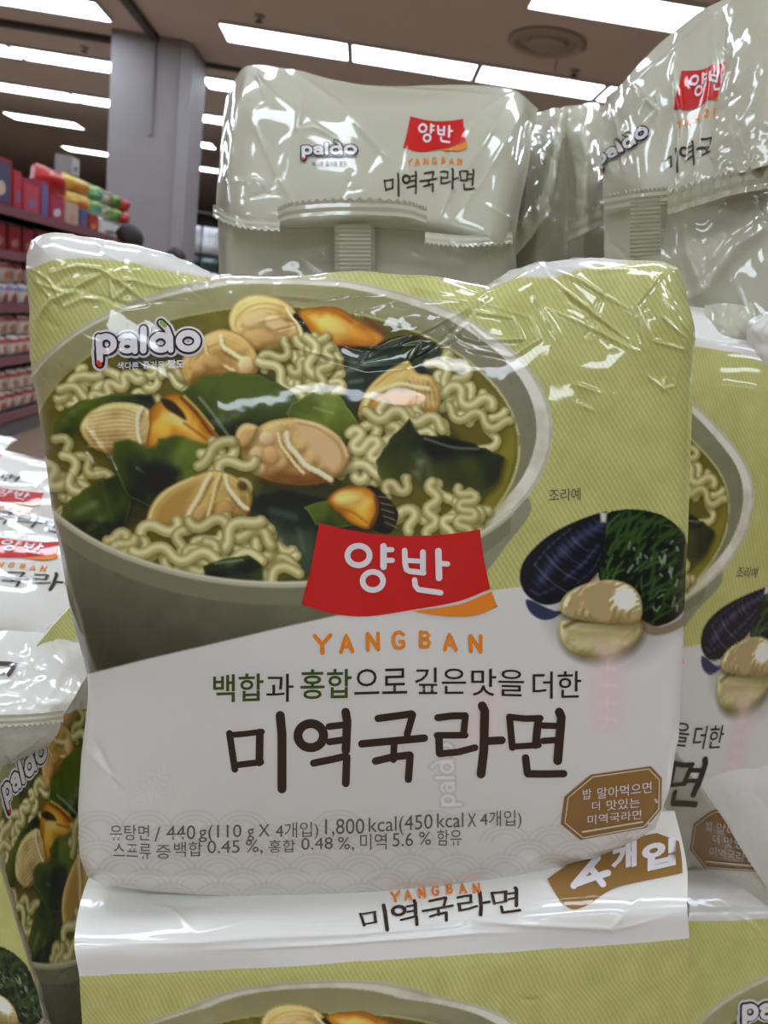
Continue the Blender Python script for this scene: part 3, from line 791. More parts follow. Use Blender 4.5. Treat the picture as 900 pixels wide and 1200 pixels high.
# the front pack shows some white end panel above its picture
fill([(10, 245), (420, 245), (420, 318), (262, 327), (200, 318), (150, 306), (95, 302), (60, 305), (28, 318), (10, 320)], WHITE)
fill([(560, 245), (840, 245), (840, 262), (790, 304), (740, 305), (700, 312), (650, 326), (600, 322)], WHITE, 2)
ART_MAIN = np.clip(lin(np.clip(ART, 0, 255)) * KPRINT - HAZE, 0.004, 0.92)
def sample_art(ax, ay, ART_LIN):
    x = np.clip(ax - AX0, 0, AW - 1.001); y = np.clip(ay - AY0, 0, AH - 1.001)
    xi = x.astype(int); yi = y.astype(int); tx = (x - xi)[..., None]; ty = (y - yi)[..., None]
    return (ART_LIN[yi, xi] * (1 - tx) + ART_LIN[yi, xi + 1] * tx) * (1 - ty) + (ART_LIN[yi + 1, xi] * (1 - tx) + ART_LIN[yi + 1, xi + 1] * tx) * ty
def pcol(c):
    """colour as it looks in the photograph -> printed colour"""
    l = np.clip(lin(c) * KPRINT - HAZE, 0.004, 0.92)
    s = np.where(l <= 0.0031308, l * 12.92, 1.055 * l ** (1 / 2.4) - 0.055) * 255
    return tuple(s)

# ------------------------------------------------------------------ film sheets
m_film = mat('printed_film', (200, 200, 200), 0.42, coat=1.0, coat_rough=0.035, attr='print', bump=0.05, bscale=40)
m_back = mat('plain_film', (232, 230, 212), 0.42, coat=0.8, coat_rough=0.06, noise=0.03, bump=0.3, bscale=30)
def ink(name, c): return mat('ink_' + name, pcol(c), 0.42, coat=1.0, coat_rough=0.05, noise=0.02)
INK = dict(black=ink('black', (48, 38, 34)), red=ink('red', (176, 34, 32)), white=ink('white', (198, 194, 196)), orange=ink('orange', (204, 118, 40)),
           green=ink('green', (58, 74, 34)), brown=ink('brown', (126, 94, 52)), cream=ink('cream', (196, 184, 158)), grey=ink('grey', (92, 84, 76)),
           lgreen=ink('leaf_green', (120, 150, 60)), pinkred=ink('soft_red', (190, 60, 50)))

def catmull_grid(C, n, axis):
    C = np.moveaxis(np.asarray(C, float), axis, 0)
    k = len(C)
    Q = np.concatenate([2 * C[:1] - C[1:2], C, 2 * C[-1:] - C[-2:-1]], 0)
    t = np.linspace(0, k - 1, n); i = np.minimum(t.astype(int), k - 2); f = (t - i).reshape((-1,) + (1,) * (C.ndim - 1))
    p0, p1, p2, p3 = Q[i], Q[i + 1], Q[i + 2], Q[i + 3]
    r = 0.5 * ((2 * p1) + (-p0 + p2) * f + (2 * p0 - 5 * p1 + 4 * p2 - p3) * f ** 2 + (-p0 + 3 * p1 - 3 * p2 + p3) * f ** 3)
    return np.moveaxis(r, 0, axis)

class Sheet:
    def __init__(s, P, art=None):
        s.P = P; s.nv, s.nu = P.shape[:2]; s.art = art
        s.px = project(P)
        gu, gv = np.meshgrid(np.linspace(0, 100, s.nu), np.linspace(0, 100, s.nv)); s.uv = np.stack([gu, gv], -1)
        s.normals()
    def normals(s):
        du = np.gradient(s.P, axis=1); dv = np.gradient(s.P, axis=0)
        n = np.cross(du, dv); n /= np.linalg.norm(n, axis=-1, keepdims=True) + 1e-12
        c = s.P[s.nv // 2, s.nu // 2]
        if np.dot(n[s.nv // 2, s.nu // 2], CP - c) < 0: n = -n
        s.N = n
    def wrinkle(s, W):
        s.P = s.P + s.N * W[..., None]; s.normals()
    def samp(s, A, u, v):
        u = np.clip(u, 0, s.nu - 1.001); v = np.clip(v, 0, s.nv - 1.001)
        i = u.astype(int); j = v.astype(int); a = (u - i)[:, None]; b = (v - j)[:, None]
        return (A[j, i] * (1 - a) + A[j, i + 1] * a) * (1 - b) + (A[j + 1, i] * (1 - a) + A[j + 1, i + 1] * a) * b
    def locate(s, pts, F):
        pts = np.asarray(pts, float)
        sv = max(1, s.nv // 50); su = max(1, s.nu // 50)
        sub = F[::sv, ::su]; h, w = sub.shape[:2]
        out = []
        for k in range(0, len(pts), 2000):
            p = pts[k:k + 2000]
            d = ((sub.reshape(1, -1, 2) - p[:, None, :]) ** 2).sum(-1).argmin(1)
            u = (d % w * su).astype(float); v = (d // w * sv).astype(float)
            for it in range(8):
                f = s.samp(F, u, v); e = 2.0
                fu = (s.samp(F, np.minimum(u + e, s.nu - 1), v) - s.samp(F, np.maximum(u - e, 0), v)) / (np.minimum(u + e, s.nu - 1) - np.maximum(u - e, 0))[:, None]
                fv = (s.samp(F, u, np.minimum(v + e, s.nv - 1)) - s.samp(F, u, np.maximum(v - e, 0))) / (np.minimum(v + e, s.nv - 1) - np.maximum(v - e, 0))[:, None]
                r = p - f; det = fu[:, 0] * fv[:, 1] - fu[:, 1] * fv[:, 0]
                det = np.where(np.abs(det) < 1e-9, 1e-9, det)
                u = np.clip(u + np.clip((r[:, 0] * fv[:, 1] - r[:, 1] * fv[:, 0]) / det, -40, 40), 0, s.nu - 1)
                v = np.clip(v + np.clip((fu[:, 0] * r[:, 1] - fu[:, 1] * r[:, 0]) / det, -40, 40), 0, s.nv - 1)
            out.append(np.stack([u, v], 1))
        return np.vstack(out)
    def place(s, pts, field='art', off=0.0003):
        uv = s.locate(pts, {'art': s.art, 'px': s.px, 'uv': s.uv}[field])
        return s.samp(s.P, uv[:, 0], uv[:, 1]) + s.samp(s.N, uv[:, 0], uv[:, 1]) * off
    def faces(s):
        i = np.arange(s.nv * s.nu).reshape(s.nv, s.nu)
        f = np.stack([i[:-1, :-1], i[1:, :-1], i[1:, 1:], i[:-1, 1:]], -1).reshape(-1, 4)
        n = np.cross(s.P[0, 1] - s.P[0, 0], s.P[1, 0] - s.P[0, 0])
        c0 = s.nv // 2, s.nu // 2
        a = s.P[c0[0] + 1, c0[1]] - s.P[c0]; b = s.P[c0[0], c0[1] + 1] - s.P[c0]
        if np.dot(np.cross(a, b), s.N[c0]) < 0: f = f[:, ::-1]
        return f
    def build(s, name, m, parent, colors):
        return mesh_np(name, s.P.reshape(-1, 3), np.ascontiguousarray(s.faces()), m, parent, True, np.asarray(colors).reshape(-1, 3))
    def shell(s, name, back, thick, parent, m, shrink=0.93, step=6, sag=0.0):
        """closes the bag behind the sheet: rings of film from the sheet's border to the back"""
        t = s.P[0, ::step]; t = np.vstack([t, s.P[0, -1:]])
        r = s.P[::step, -1]; r = np.vstack([r, s.P[-1:, -1]])
        b = s.P[-1, ::-1][::step]; b = np.vstack([b, s.P[-1, :1]])
        l = s.P[::-1, 0][::step]; l = np.vstack([l, s.P[:1, 0]])
        R0 = np.vstack([t[:-1], r[:-1], b[:-1], l[:-1]])
        k = len(R0); c = R0.mean(0); back = np.asarray(back, float); back /= np.linalg.norm(back)
        rings = []
        for q, sh in ((0, 1), (.15, .996), (.4, .985), (.7, .97), (.9, .95), (1.0, shrink), (1.03, .6), (1.035, .2)):
            X = c + (R0 - c) * sh + back * thick * q + RNG.normal(0, .0006 if 0 < q < 1.03 else 0, (k, 3))
            # flatten the far end
            d = (X - c) @ back
            X = X - np.outer((d - thick * q) * (q * .9), back)
            rings.append(X)
        V = np.vstack(rings + [(c + back * thick * 1.04)[None]])
        F = []
        for q in range(len(rings) - 1):
            for i in range(k):
                j = (i + 1) % k
                F.append([q * k + i, (q + 1) * k + i, (q + 1) * k + j, q * k + j])
        for i in range(k):
            F.append([(len(rings) - 1) * k + i, len(V) - 1, (len(rings) - 1) * k + (i + 1) % k])
        return mesh_np(name, V, F, m, parent, True)

def crease_field(s, segs, amp, width, field=None):
    """sum of sharp ridges along polylines, given in the sheet's field coordinates"""
    F = s.px if field is None else field
    X, Y = F[..., 0], F[..., 1]
    W = np.zeros(X.shape)
    for k, sg in enumerate(segs):
        P = np.asarray(sg[0], float); a = sg[1] if len(sg) > 1 else 1.0; w = width * (sg[2] if len(sg) > 2 else 1.0)
        x0, y0 = P.min(0) - 5 * w; x1, y1 = P.max(0) + 5 * w
        m = (X > x0) & (X < x1) & (Y > y0) & (Y < y1)
        if not m.any(): continue
        d = line_d(P, X[m][None], Y[m][None])[0]
        e0 = np.hypot(X[m] - P[0, 0], Y[m] - P[0, 1]); e1 = np.hypot(X[m] - P[-1, 0], Y[m] - P[-1, 1])
        L = np.hypot(*(P[-1] - P[0])) + 1
        tap = np.clip(np.minimum(e0, e1) / (L * .35) + .25, 0, 1)
        W[m] += amp * a * tap / (1 + (d / w) ** 2) ** 1.5
    return W

def rand_creases(r, box, n, lmin, lmax, ang=None, spread=3.2):
    out = []
    for i in range(n):
        x = r.uniform(box[0], box[2]); y = r.uniform(box[1], box[3]); L = r.uniform(lmin, lmax)
        th = (r.uniform(0, np.pi) if ang is None else ang + r.normal(0, spread))
        k = r.uniform(-.8, .8)
        t = np.linspace(-.5, .5, 5)
        p = np.stack([x + L * t * np.cos(th) - k * L * t * t * np.sin(th), y + L * t * np.sin(th) + k * L * t * t * np.cos(th)], 1)
        out.append((p, r.choice([-1, 1]) * r.uniform(.4, 1.1), r.uniform(.6, 1.5)))
    return out

# ---- decals
def quad_strip(P, w, maxlen=5.0):
    P = np.asarray(P, float)
    out = [P[0]]
    for i in range(len(P) - 1):
        n = max(1, int(np.ceil(np.hypot(*(P[i + 1] - P[i])) / maxlen)))
        for k in range(1, n + 1): out.append(P[i] + (P[i + 1] - P[i]) * k / n)
    P = np.array(out)
    T = np.gradient(P, axis=0); T /= np.linalg.norm(T, axis=1, keepdims=True) + 1e-9
    closed = np.hypot(*(P[0] - P[-1])) < 1e-6
    if closed:
        t = P[1] - P[-2]; t /= np.linalg.norm(t); T[0] = t; T[-1] = t
    else:
        n = 4; cap0 = []; cap1 = []
        # rounded caps by narrowing stations
        a = np.linspace(0, np.pi / 2, n + 1)[:-1]
        pre = [(P[0] - T[0] * (w / 2) * math.cos(q), math.sin(q)) for q in a]
        post = [(P[-1] + T[-1] * (w / 2) * math.cos(q), math.sin(q)) for q in a[::-1]]
        W = np.array([max(s_, .04) for _, s_ in pre] + [1] * len(P) + [max(s_, .04) for _, s_ in post])
        T = np.vstack([np.repeat(T[:1], n, 0), T, np.repeat(T[-1:], n, 0)])
        P = np.vstack([[p for p, _ in pre], P, [p for p, _ in post]])
        Nn = np.stack([-T[:, 1], T[:, 0]], 1) * (w / 2 * W)[:, None]
        k = len(P)
        V = np.vstack([P - Nn, P, P + Nn]); F = []
        for i in range(k - 1):
            F.append([i, i + 1, k + i + 1, k + i]); F.append([k + i, k + i + 1, 2 * k + i + 1, 2 * k + i])
        return V, F
    Nn = np.stack([-T[:, 1], T[:, 0]], 1) * (w / 2)
    k = len(P); V = np.vstack([P - Nn, P, P + Nn]); F = []
    for i in range(k - 1):
        F.append([i, i + 1, k + i + 1, k + i]); F.append([k + i, k + i + 1, 2 * k + i + 1, 2 * k + i])
    return V, F

IDENT = lambda p: p
def decal_strokes(name, sheet, strokes, m, parent, tf=IDENT, field='art', off=0.0003, grow=0.0, maxlen=5.0):
    V = []; F = []; n = 0
    for P, w in strokes:
        v, f = quad_strip(P, w + grow, maxlen)
        V.append(v); F += [[n + i for i in q] for q in f]; n += len(v)
    V = tf(np.vstack(V))
    return mesh_np(name, sheet.place(V, field, off), F, m, parent, True)

def poly_grid(P, cell):
    """triangulated polygon with interior points so it can follow the film"""
    bm = bmesh.new()
    vs = [bm.verts.new((x, y, 0)) for x, y in P]
    bm.faces.new(vs)
    bmesh.ops.triangulate(bm, faces=bm.faces[:])
    x0, y0 = np.min(P, 0); x1, y1 = np.max(P, 0)
    for x in np.arange(x0 + cell, x1, cell):
        bmesh.ops.bisect_plane(bm, geom=bm.verts[:] + bm.edges[:] + bm.faces[:], plane_co=(x, 0, 0), plane_no=(1, 0, 0))
    for y in np.arange(y0 + cell, y1, cell):
        bmesh.ops.bisect_plane(bm, geom=bm.verts[:] + bm.edges[:] + bm.faces[:], plane_co=(0, y, 0), plane_no=(0, 1, 0))
    bm.verts.index_update()
    V = np.array([v.co[:2] for v in bm.verts]); F = [[v.index for v in f.verts] for f in bm.faces]
    bm.free()
    return V, F

def decal_poly(name, sheet, P, m, parent, tf=IDENT, field='art', off=0.0002, cell=10):
    V, F = poly_grid(np.asarray(P, float), cell)
    return mesh_np(name, sheet.place(tf(V), field, off), F, m, parent, True)

_TXT = {}
def text_mesh(body, bold=0.0):
    key = (body, bold)
    if key in _TXT: return _TXT[key]
    cu = bpy.data.curves.new('lettering_curve', 'FONT'); cu.body = body; cu.size = 1.0; cu.offset = bold; cu.resolution_u = 3
    ob = bpy.data.objects.new('lettering_curve', cu); COL.objects.link(ob)
    bpy.context.view_layer.update()
    dg = bpy.context.evaluated_depsgraph_get(); ev = ob.evaluated_get(dg); me = ev.to_mesh()
    V = np.array([v.co[:2] for v in me.vertices]); F = [list(p.vertices) for p in me.polygons]
    ev.to_mesh_clear(); bpy.data.objects.remove(ob); bpy.data.curves.remove(cu)
    _TXT[key] = (V, F)
    return V, F

def decal_text(name, sheet, items, m, parent, tf=IDENT, field='art', off=0.0003):
    """items: (text, x0, y_top, x1, y_bot, slope, bold)"""
    VV = []; FF = []; n = 0
    for body, x0, yt, x1, yb, slope, bold in items:
        V, F = text_mesh(body, bold)
        if len(V) == 0: continue
        a = V.min(0); b = V.max(0)
        q = (V - a) / (b - a + 1e-9)
        x = x0 + q[:, 0] * (x1 - x0); y = yb + (yt - yb) * q[:, 1] + slope * (x - x0)
        VV.append(np.stack([x, y], 1)); FF += [[n + i for i in f] for f in F]; n += len(V)
    if not VV: return None
    return mesh_np(name, sheet.place(tf(np.vstack(VV)), field, off), FF, m, parent, True)

def affine(src, dst):
    """src, dst: three points each"""
    A = np.hstack([np.asarray(src, float), np.ones((3, 1))]); X = np.linalg.solve(A, np.asarray(dst, float))
    return lambda p: np.hstack([p, np.ones((len(p), 1))]) @ X

def brand_logo(sheet, parent, tf=IDENT, field='art', sub=True, o=0.0003, ml=5.0, edge=4.6):
    r = decal_strokes('logo', sheet, PALDO + [([(116.5, 412), (117.6, 426)], 9)], INK['white'], parent, tf, field, o, grow=9.5, maxlen=ml)
    decal_strokes('logo_outline', sheet, PALDO + [([(116.8, 412), (117.6, 426)], 7.5)], INK['black'], r, tf, field, o * 2, grow=edge, maxlen=ml)
    decal_strokes('logo_letters', sheet, PALDO, INK['white'], r, tf, field, o * 3, maxlen=ml)
    decal_strokes('logo_flame', sheet, [([(116.2, 425), (118.8, 428)], 5.0)], INK['pinkred'], r, tf, field, o * 4, maxlen=ml)
    decal_strokes('logo_leaf', sheet, [([(189.5, 378.6), (194, 382.5)], 4.4)], INK['lgreen'], r, tf, field, o * 4, maxlen=ml)
    return r

def brand_flag(sheet, parent, tf=IDENT, field='art', o=0.0003, cell=10, ml=5.0):
    r = decal_poly('flag', sheet, FLAG, INK['red'], parent, tf, field, o, cell)
    decal_poly('flag_swash', sheet, SWASH, INK['orange'], r, tf, field, o * 1.6, cell)
    decal_strokes('flag_letters', sheet, BAN, INK['white'], r, tf, field, o * 2, maxlen=ml)
    decal_strokes('brand_lettering', sheet, YANG, INK['orange'], parent, tf, field, o, maxlen=ml)
    return r

OCT = np.array([(661, 933), (691.7, 907), (762.7, 897.7), (776, 911.7), (775, 948), (756.7, 970), (680, 984), (656.7, 965)], float)
def art_lettering(sheet, parent, o=0.0003, fine=True):
    """everything printed on the front of a pack besides the picture"""
    lg = brand_logo(sheet, parent, o=o)
    decal_text('slogan', sheet, [('색다른', 138, 424.5, 163, 433.5, 0, .012), ('즐거움', 168, 423.5, 193, 432.5, 0, .012), ('팔도', 196.5, 422, 216.5, 432, 0, .03)], INK['white'], lg, off=o * 3)
    brand_flag(sheet, parent, o=o)
    decal_strokes('product_name', sheet, TITLE, INK['black'], parent, off=o, grow=1.0)
    for it, c_ in ((('백합', 250, 790, 309, 823, -.03, .012), 'green'), (('홍합', 352, 784, 412, 819, -.02, .012), 'green'), (('과', 312, 789, 344, 822, 0, .004), 'black'), (('으로', 415, 784, 477, 814, -.03, .004), 'black'),
                   (('깊은', 486, 782, 546, 813, 0, .004), 'black'), (('맛을', 552, 783, 614, 815, 0.02, .004), 'black'), (('더한', 624, 787, 681, 819, -.02, .004), 'black')):
        decal_text('subtitle', sheet, [it], INK[c_], parent, off=o)
    decal_text('serving_note', sheet, [('조리예', 643, 573, 680, 588, -.05, 0)], INK['grey'], parent, off=o)
    s_ = decal_poly('sticker', sheet, OCT, INK['brown'], parent, off=o, cell=9)
    c = OCT.mean(0); q = c + (OCT - c) * .93
    decal_strokes('sticker_border', sheet, [(np.vstack([q, q[:1]]), 1.2)], INK['cream'], s_, off=o * 2)
    decal_text('sticker_lettering', sheet, [('밥', 682, 924, 692, 936, -.1, 0), ('말아먹으면', 699, 922.5, 763, 935.5, -.11, 0), ('더', 693, 938.5, 702, 949, -.1, 0), ('맛있는', 710, 937, 749, 949, -.09, 0), ('미역국라면', 688, 954.5, 751, 965.5, -.10, 0)], INK['white'], s_, off=o * 2)
    decal_strokes('sticker_rule', sheet, [([(682, 974), (752, 962.5)], 2.0)], INK['cream'], s_, off=o * 2)
    if fine:
        decal_text('weight_text', sheet, [('유탕면', 129, 966, 175, 984, .02, 0), ('/', 181, 969, 188, 986, 0, 0), ('440', 195, 967.5, 229, 984, -.02, 0), ('g(110', 233, 967, 283, 987, -.03, 0), ('g X', 290, 966, 316, 985, -.03, 0), ('4개입)', 323, 964, 373, 985, -.03, 0),
                                          ('1,800', 381, 960, 427, 981, -.02, 0), ('kcal(450', 432, 958, 507, 981, -.06, 0), ('kcal', 512, 953, 543, 970, -.03, 0), ('X', 548, 953, 558, 969, 0, 0), ('4개입)', 563, 950.5, 611, 972, -.03, 0)], INK['grey'], parent, off=o)
        decal_text('ingredient_text', sheet, [('스프류', 133, 987, 177, 1005, .04, 0), ('중', 183, 990, 200, 1006, 0, 0), ('백합', 204, 986.5, 237, 1004, -.02, 0), ('0.45', 243, 985, 281, 1000, -.02, 0), ('%,', 288, 984, 308, 1001, -.02, 0), ('홍합', 315, 984, 346, 999, -.02, 0), ('0.48', 353, 982, 390, 996, -.02, 0),
                                              ('%,', 396, 981, 415, 998, -.02, 0), ('미역', 422, 977, 453, 996, -.02, 0), ('5.6', 460, 976, 484, 992, -.02, 0), ('%', 491, 974.5, 505, 990, 0, 0), ('함유', 512, 972, 541, 991, -.02, 0)], INK['grey'], parent, off=o)

# ------------------------------------------------------------------ the noodle packs
def on_plane(x, y, p0, n):
    r = ray(x, y); n = np.asarray(n, float); t = ((np.asarray(p0) - CP) @ n) / (r @ n)
    return CP + r * t[..., None]

def pack_root(name, P, label, group='noodle multipacks in the display'):
    q = P.reshape(-1, 3); c = q.mean(0); c[2] = q[:, 2].min()
    t = empty(name, tuple(c)); tag(t, label, 'noodle pack', group)
    return t

# ---- main pack: a rectangle 28 x 28 cm leaning back
def interp(tab, lo, hi, t):
    tab = np.asarray(tab, float)
    k = (tab[:, 0] - lo) / (hi - lo)
    return np.interp(t, k, tab[:, 1])

def smooth1(v, n):
    k = np.hanning(n + 2)[1:-1]; k /= k.sum()
    return np.convolve(np.pad(v, n // 2, mode='edge'), k, 'valid')[:len(v)]

def build_main():
    nu, nv = 640, 640
    a = np.linspace(0, 1, nu); b = np.linspace(0, 1, nv)
    Lx = smooth1(interp([(282, 36), (300, 30), (330, 31), (360, 35), (420, 36), (500, 47), (600, 62), (720, 85), (790, 103), (820, 103), (880, 96), (940, 92), (1000, 94), (1022, 103)], 282, 1022, b), 21)
    Rx = smooth1(interp([(312, 796), (330, 803), (385, 814), (420, 812), (560, 808), (700, 803), (850, 796), (920, 786), (967, 768)], 312, 967, b), 21)
    Ty = smooth1(interp([(36, 282), (45, 275), (65, 270), (100, 276), (160, 286), (200, 300), (262, 325), (340, 323), (430, 318), (500, 321), (555, 331), (580, 335), (604, 324), (630, 307), (700, 303), (775, 305), (796, 312)], 36, 796, a), 15)
    By = smooth1(interp([(103, 1026), (120, 1036), (180, 1045), (250, 1050), (350, 1052), (430, 1049), (520, 1042), (600, 1030), (700, 1004), (750, 982), (768, 970)], 103, 768, a), 21)
    A, B = np.meshgrid(a, b)
    X = Lx[:, None] + (Rx - Lx)[:, None] * A
    Y = Ty[None, :] + (By - Ty)[None, :] * B
    # plane of the front
    p0 = np.array([-0.137, 0.321, ZC + 0.008]); n = np.array([0.11005, -0.98260, 0.14959])
    P = on_plane(X, Y, p0, n)
    d = (P - CP) @ CF
    e = np.minimum(1, 1 - np.abs(2 * A - 1) ** 5) * (1 - np.abs(2 * B - 1) ** 5)
    bul = 0.012 * e + 0.006 * np.sin(np.pi * A) * np.sin(np.pi * B) - 0.006 + 0.0025 * np.sin(A * 7 + 1) * np.sin(B * 5 + .5) * e
    edge = np.minimum(np.minimum(A, 1 - A), np.minimum(B, 1 - B))
    bul -= 0.010 * np.exp(-edge / 0.012)
    P = CP + ray(X, Y) * (d - bul)[..., None]
    S = Sheet(P, np.stack([X, Y], -1))
    r = np.random.default_rng(5)
    segs = [([(58, 320), (90, 312), (118, 316), (150, 338), (178, 358)], 1.6), ([(62, 355), (100, 330), (130, 318)], 1.4), ([(66, 338), (98, 338), (128, 318)], -1.2), ([(130, 352), (98, 350), (72, 362)], 1.2), ([(100, 342), (150, 358), (190, 352), (230, 352)], -1.3),
            ([(128, 322), (132, 352), (160, 330), (132, 330)], 1.3, .8), ([(138, 326), (190, 338), (262, 328)], 1.5), ([(140, 318), (170, 310), (210, 322), (258, 324)], -1.2), ([(112, 282), (124, 298), (140, 306)], .8),
            ([(36, 318), (60, 352), (48, 372)], 1.3), ([(40, 330), (80, 345)], 1.2, .7), ([(45, 375), (60, 352), (95, 340)], 1.1),
            ([(540, 362), (572, 342), (600, 330), (632, 308)], 1.6), ([(632, 310), (658, 338), (700, 372), (752, 412)], 1.7), ([(632, 312), (680, 330), (716, 352), (740, 364)], 1.6), ([(638, 312), (700, 318), (755, 312)], 1.2), ([(640, 316), (668, 352), (730, 396), (756, 414)], -1.4),
            ([(742, 360), (760, 338), (776, 318)], 1.5), ([(744, 358), (756, 410)], 1.3, .7), ([(744, 358), (764, 400), (800, 410), (802, 396), (770, 368)], 1.1, .7), ([(578, 344), (540, 366), (470, 402), (430, 420)], 1.5), ([(580, 346), (548, 372), (504, 412), (478, 428)], -1.4),
            ([(572, 350), (530, 398), (506, 408)], 1.2, .8), ([(552, 364), (600, 372), (612, 398), (570, 398), (550, 380)], 1.3, .8), ([(560, 352), (620, 372), (632, 398), (600, 418), (548, 408)], .9, .8), ([(440, 330), (500, 326), (548, 340), (576, 346)], 1.2),
            ([(405, 404), (445, 410), (490, 404), (478, 426), (430, 430), (330, 404)], 1.1, .8), ([(300, 378), (330, 372), (352, 378), (320, 386)], .9, .8), ([(300, 345), (380, 352), (420, 344), (470, 344)], .9), ([(640, 360), (700, 388), (745, 412)], 1.0),
            ([(85, 505), (110, 545), (140, 640)], 1.2), ([(100, 500), (130, 540), (146, 572)], 1.3), ([(60, 520), (90, 560), (150, 668)], .9, .8), ([(130, 690), (128, 760), (120, 785)], 1.0, 1.4), ([(92, 700), (110, 780)], 1.0, 1.6), ([(75, 640), (95, 720)], .8, 1.4),
            ([(110, 865), (128, 905), (140, 925)], -1.2, 1.8), ([(104, 880), (122, 900), (142, 920)], .9, 1.4), ([(780, 440), (776, 456), (790, 452), (792, 430)], 1.0, .8), ([(758, 440), (772, 452), (784, 462)], 1.0, .8), ([(672, 450), (706, 462)], .8, .8), ([(680, 474), (696, 482)], .8, .7), ([(720, 462), (722, 480)], .7, .7),
            ([(420, 1028), (445, 1024), (430, 1034)], .7, .8), ([(690, 1000), (740, 985)], 1.0, 2.0), ([(780, 830), (800, 880)], .9, 2.0)]
    segs += rand_creases(r, (40, 285, 260, 345), 8, 25, 80)
    segs += rand_creases(r, (280, 326, 560, 400), 10, 25, 90, 0.1, .35)
    segs += rand_creases(r, (590, 312, 800, 400), 6, 30, 100)
    segs += rand_creases(r, (45, 380, 140, 600), 8, 20, 70, 1.1, .5)
    W = crease_field(S, segs, 0.00062, 3.0, S.art)
    big = vnoise((nv, nu), 90, 71, 2) - .5; mid = vnoise((nv, nu), 34, 72, 3) - .5
    mtop = np.clip((430 - Y) / 120, 0, 1); mleft = np.clip((170 - X) / 110, 0, 1) * np.clip((700 - Y) / 200, 0, 1)
    W += big * (0.0010 + .0016 * mtop) + mid * (0.0001 + 0.0011 * np.maximum(mtop, mleft * .7))
    S.wrinkle(W)
    root = pack_root('noodle_pack', S.P, 'large seaweed noodle multipack standing upright with its printed front fully in view')
    S.build('front_panel', m_film, root, sample_art(X, Y, ART_MAIN))
    S.shell('back_panel', (-.11, .99, .04), 0.08, root, m_back, .93)
    art_lettering(S, root, o=.00032)
    return S, root
MAIN, MAIN_ROOT = build_main()

def lattice_pack(name, ctrl, art, nu, nv, label, back, thick, seed, white_rows=None, amp=1.0, color=None, segs=None, lettering=False, white=WHITE, rnd=14, shellm=None, post=None):
    """ctrl (m,n,3) world control points; art (m,n,2) printed-picture coordinates or None for plain film"""
    P = catmull_grid(catmull_grid(ctrl, nv, 0), nu, 1)
    if post is not None: P = post(P)
    A = None
    if art is not None:
        art = np.asarray(art, float)
        k = art.shape[0]
        t = np.linspace(0, k - 1, nv); i = np.minimum(t.astype(int), k - 2); f = (t - i)[:, None, None]
        A = art[i] * (1 - f) + art[i + 1] * f
        k = art.shape[1]
        t = np.linspace(0, k - 1, nu); i = np.minimum(t.astype(int), k - 2); f = (t - i)[None, :, None]
        A = A[:, i] * (1 - f) + A[:, i + 1] * f
    S = Sheet(P, A)
    r = np.random.default_rng(seed)
    sg = list(segs or [])
    bx = S.px.reshape(-1, 2); b0 = np.maximum(bx.min(0), (-60, -60)); b1 = np.minimum(bx.max(0), (960, 1260))
    sg += rand_creases(r, (b0[0], b0[1], b1[0], b1[1]), rnd, 15, 80)
    W = crease_field(S, sg, 0.0009 * amp, 3.2)
    ea = np.linspace(0, 1, nu)[None]; W *= np.clip(np.minimum(ea, 1 - ea) / .12, .15, 1)
    W += (vnoise((nv, nu), max(14, nu // 4), seed + 1, 2) - .5) * 0.006 * amp + (vnoise((nv, nu), max(8, nu // 10), seed + 2, 2) - .5) * 0.0014 * amp
    S.wrinkle(W)
    root = pack_root(name, S.P, label)
    if art is None:
        c0 = np.clip(lin(color) * KPRINT, 0, .92)
        C = np.broadcast_to(c0, P.shape).copy()
    else:
        C = sample_art(A[..., 0], A[..., 1], ART_CLEAN)
        if white_rows is not None:
            vv = np.linspace(0, ctrl.shape[0] - 1, nv)[:, None] + 0.05 * np.sin(np.linspace(0, 5, nu))[None]
            C = np.where((vv < white_rows)[..., None], np.clip(lin(white) * KPRINT, 0, .92), C)
    S.build('front_panel', m_film, root, C)
    if thick: S.shell('back_panel', back, thick, root, shellm or m_back, .93, step=max(2, nu // 40))
    return S, root

def fin(sheet_parent, path, vec, n_teeth, name='seal_fin', depth_amp=0.0004, pleat=0.0, m=None, rows=5, seed=0, curl=0.0):
    """crimped seal strip: path (k,3) [px,py,depth] root edge, vec (k,3) offsets to the free zigzag edge"""
    path = np.asarray(path, float); vec = np.asarray(vec, float)
    n = n_teeth * 2 + 1
    C = catmull_grid(path, n, 0)
    Vv = catmull_grid(np.broadcast_to(vec, path.shape), n, 0)
    V = []
    r = np.random.default_rng(seed)
    for q in range(rows):
        f = q / (rows - 1)
        ext = f * (1 + (0.10 if q == rows - 1 else 0) * np.where(np.arange(n) % 2 == 0, 1, -1))
        X = C[:, 0] + Vv[:, 0] * ext; Y = C[:, 1] + Vv[:, 1] * ext
        D = C[:, 2] + Vv[:, 2] * ext + depth_amp * ((q % 2) * 2 - 1) + pleat * np.sin(np.arange(n) * .9 + seed) * f + curl * f * f
        V.append(U(X, Y, D))
    V = np.array(V); F = []
    for q in range(rows - 1):
        for i in range(n - 1):
            F.append([q * n + i, q * n + i + 1, (q + 1) * n + i + 1, (q + 1) * n + i])
    o = mesh_np(name, V.reshape(-1, 3), F, m or m_cream, sheet_parent, False)
    md = o.modifiers.new('thickness', 'SOLIDIFY'); md.thickness = 0.0006; md.offset = 0
    return o

